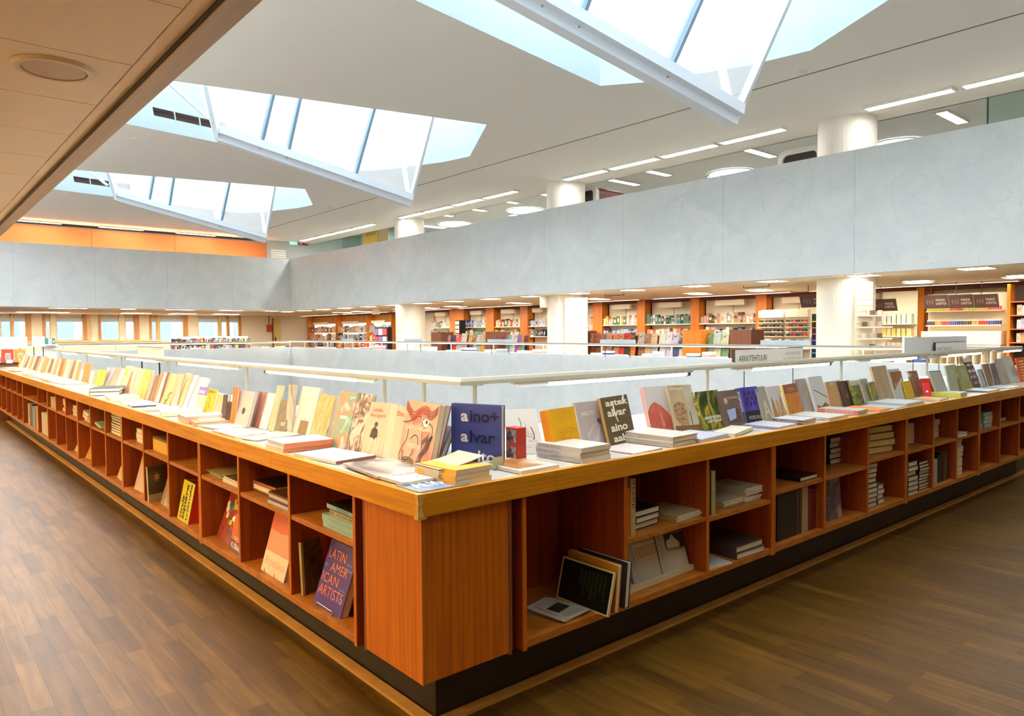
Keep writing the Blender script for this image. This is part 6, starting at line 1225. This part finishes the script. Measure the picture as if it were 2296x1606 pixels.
for i, (p, q2, rd) in enumerate(((2012, 322, .42), (1640, 388, .46), (1178, 472, .5), (1020, 503, .5))):
    c = onz(p, q2, ZC+.44); r = empty('round_skylight', (c.x, c.y, ZC+.44), 'round luminous roof light in the gallery ceiling, %s from the right' % cnt[i], 'roof light', 'round roof lights'); rd = [.5, .55, .6, .6][i]
    MB().disc((0, 0, -.004), rd, 32).build('diffuser', emat((.95, .98, 1), 7), r)
    mb = MB(); N2 = 32
    vs = [(a_*math.cos(2*math.pi*k/N2), a_*math.sin(2*math.pi*k/N2), z_) for a_, z_ in ((rd, -.02), (rd+.05, -.02), (rd+.05, 0), (rd, 0)) for k in range(N2)]
    fs = [(j*N2+k, j*N2+(k+1) % N2, ((j+1) % 4)*N2+(k+1) % N2, ((j+1) % 4)*N2+k) for j in range(4) for k in range(N2)]; mb.add(vs, fs); mb.build('rim', WHITE, r)
for i, (p, q2) in enumerate(((2135, 265), (1705, 345), (1470, 388), (1400, 410), (1240, 440), (1130, 452), (1060, 470), (985, 482))):
    c = onz(p, q2, ZC+.42); light_box(c.x-.55, c.x+.55, c.y-.09, c.y+.09, ZC+.45, 12.0, 'slim lamp set crosswise in the gallery ceiling, %s from the right' % cnt[i], 'crosswise lamps in the gallery ceiling', (1, .99, .95), .03)
GG = glass((.86, .95, .93))
for i, (p0, p1, y0) in enumerate(((2215, 2296, 215), (852, 886, 508), (756, 850, 520))):
    A, B = onx(p0, y0, 12.9), onx(min(p1, 2330), y0, 12.9)
    r = empty('glass_partition', (12.9, (A.y+B.y)/2, ZL+.72), 'green tinted glass partition on the upper gallery, %s' % ['at the right edge', 'left of the leftmost column', 'beside the yellow cabinet'][i], 'glass partition', 'glass partitions on the gallery'); h = (A.y-B.y)/2
    MB().box(0, .012, -h, h, 0, ZC+.45-ZL-.74).build('pane', GG, r); MB().box(-.01, .02, h-.01, h+.01, 0, ZC+.45-ZL-.74).build('edge_strip', mat((60, 110, 100), .3), r)
struct(MB().box(13.6, 13.7, 20.5, 25, ZL+.72, ZC+.45), 'wall_gallery_far', mat((206, 214, 212), .7))
A, B = onx(813, 515, 12.2), onx(848, 540, 12.2)
r = empty('yellow_cabinet', (12.2, (A.y+B.y)/2, ZL+.72), 'olive yellow cabinet on the upper gallery left of the leftmost column', 'cabinet'); h = (A.y-B.y)/2
MB().box(0, .4, -h, h, 0, A.z-ZL-.72).build('body', mat((206, 176, 70), .5), r); MB().box(-.01, 0, -h*.7, h*.6, A.z-ZL-.72-.28, A.z-ZL-.72-.06).build('upper_panel', mat((176, 150, 60), .5), r); MB().box(-.02, .4, -h-.03, -h, 0, A.z-ZL-.72).build('frame_edge', mat((120, 96, 40), .5), r)
def wall_sign(p0, p1, y0, y1, label, cols, plane=25.28, cat='sign', glow=0):
    A, B = ony(p0, y0, plane), ony(p1, y1, plane); W_ = B.x-A.x; H_ = A.z-B.z
    r = empty('escape_sign', (A.x, plane, B.z), label, cat); n = len(cols)
    for i, c in enumerate(cols):
        MB().box(W_*i/n, W_*(i+1)/n-.005, 0, .02, 0, H_).build('sign_panel', emat(s2l(c), glow) if glow else mat(c, .5), r)
    return r, W_, H_
r, W_, H_ = wall_sign(650, 666, 541, 549, 'small lit green escape sign on the grey wall', [(70, 190, 160), (70, 190, 160)], glow=1.0)
deco(r, W_, H_, [('p', [(.15, .3), (.28, .7), (.4, .5), (.3, .2)], (226, 246, 240)), ('p', [(.6, .25), (.6, .75), (.85, .5)], (226, 246, 240))], 'pictogram', -.002)
r, W_, H_ = wall_sign(670, 691, 541, 551, 'small dark red fire sign on the grey wall', [(150, 50, 40), (150, 50, 40)])
deco(r, W_, H_, [('p', [(.1, .2), (.16, .8), (.3, .6), (.34, .2)], (226, 206, 196)), ('r', (.58, .45, .8, .55), (226, 206, 196)), ('p', [(.78, .3), (.78, .7), (.92, .5)], (226, 206, 196))], 'pictogram', -.002)
A, B = ony(607, 558, 25.25), ony(641, 580, 25.25); r = empty('wall_louvre', (A.x, 25.25, B.z), 'white louvred grille on the grey wall beside the orange wall', 'grille')
for k in range(4): MB().box(0, B.x-A.x, -.02, .03, k*(A.z-B.z)/4, (k+.8)*(A.z-B.z)/4).build('slat', WHITE, r)
# smoke detectors and small ceiling items
for i, (p, q2, z, lb) in enumerate(((1800, 160, ZC, 'near the right end of the main ceiling'), (300, 308, ZC, 'left of the middle skylight'), (1077, 366, ZC, 'between the skylights over the marble band'), (143, 445, ZC, 'left of the farthest skylight'), (740, 465, ZC, 'right of the farthest skylight'))):
    c = onz(p, q2, z); m = MB(); m.tube((0, 0, -.03), (0, 0, 0), .05, 16, 0, .06); m.tube((0, 0, -.05), (0, 0, -.03), .03, 12, 0, .045)
    o = m.build('smoke_detector', mat((226, 220, 200), .5)); o.location = c; tag(o, 'round white smoke detector %s' % lb, 'smoke detector', 'smoke detectors on the main ceiling')
c = onz(1874, 624, ZL); m = MB(); N2 = 16
for k in range(5):
    a0_, a1_ = k*math.pi/10, (k+1)*math.pi/10; m.tube((0, 0, -.09*math.sin(a0_)), (0, 0, -.09*math.sin(a1_)), .09*math.cos(a0_), N2, 0, max(.002, .09*math.cos(a1_)))
o = m.build('dome_camera', mat((50, 30, 34), .15)); o.location = c; tag(o, 'small dark dome camera on the low ceiling by the right column', 'camera')
c = onx(1224, 690, 10.9); r = empty('projector', (10.9, c.y, c.z), 'white boxy projector hanging left of the middle column', 'projector'); MB().box(-.1, .25, -.11, .11, 0, .33).build('housing', mat((236, 228, 210), .5), r); MB().tube((.05, 0, .33), (.05, 0, ZL-c.z), .02, 8).build('hanger', DARK, r)
c = onx(842, 705, 12.4); r = empty('hanging_sign', (12.4, c.y, c.z), 'small white hanging sign left of the leftmost column', 'sign'); MB().box(0, .03, -.26, .26, 0, .24).build('board', mat((240, 236, 220), .5), r); MB().tube((.01, -.2, .24), (.01, -.2, ZL-c.z), .006, 6).build('wire', DARK, r); MB().tube((.01, .2, .24), (.01, .2, ZL-c.z), .006, 6).build('wire', DARK, r)
for i, (p0, p1, y0, x) in enumerate(((1357, 1399, 664, 11.6), (1667, 1725, 646, 11.6), (1010, 1038, 683, 11.9))):
    A, B = onx(p0, y0, x), onx(p1, y0, x); r = empty('wire_sign_holder', (x, (A.y+B.y)/2, ZL), 'thin dark empty sign frame hanging from the low ceiling, %s from the left' % ['second', 'third', 'first'][i], 'sign frame', 'empty hanging frames'); h = (A.y-B.y)/2; dz = A.z-ZL
    m = MB(); m.tube((0, -h, 0), (0, -h, dz), .006, 6); m.tube((0, h, 0), (0, h, dz), .006, 6); m.tube((0, -h, dz), (0, h, dz), .006, 6); m.build('rods', DARK, r)
# round vent in the left low ceiling
c = onz(122, 152, ZL-.012); r = empty('ceiling_vent', (c.x, c.y, ZL-.012), 'round cream ceiling vent in the panelled ceiling at the upper left', 'vent')
mb = MB(); N2 = 40
vs = [(a_*math.cos(2*math.pi*k/N2), a_*math.sin(2*math.pi*k/N2), z_) for a_, z_ in ((.095, -.012), (.112, -.012), (.12, -.001), (.095, -.001)) for k in range(N2)]
mb.add(vs, [(j*N2+k, j*N2+(k+1) % N2, ((j+1) % 4)*N2+(k+1) % N2, ((j+1) % 4)*N2+k) for j in range(4) for k in range(N2)]); mb.build('rim', mat((226, 206, 170), .4), r)
mb = MB(); mb.disc((0, 0, -.010), .088, 32); mb.build('centre_plate', mat((206, 186, 150), .5), r)
tag(local(FARB.build('books', [mat(C_[c], .5) for c in FARM])), 'many small books on the distant shelves and counters across the opening', 'books', None, 'stuff')
bpy.context.view_layer.update()
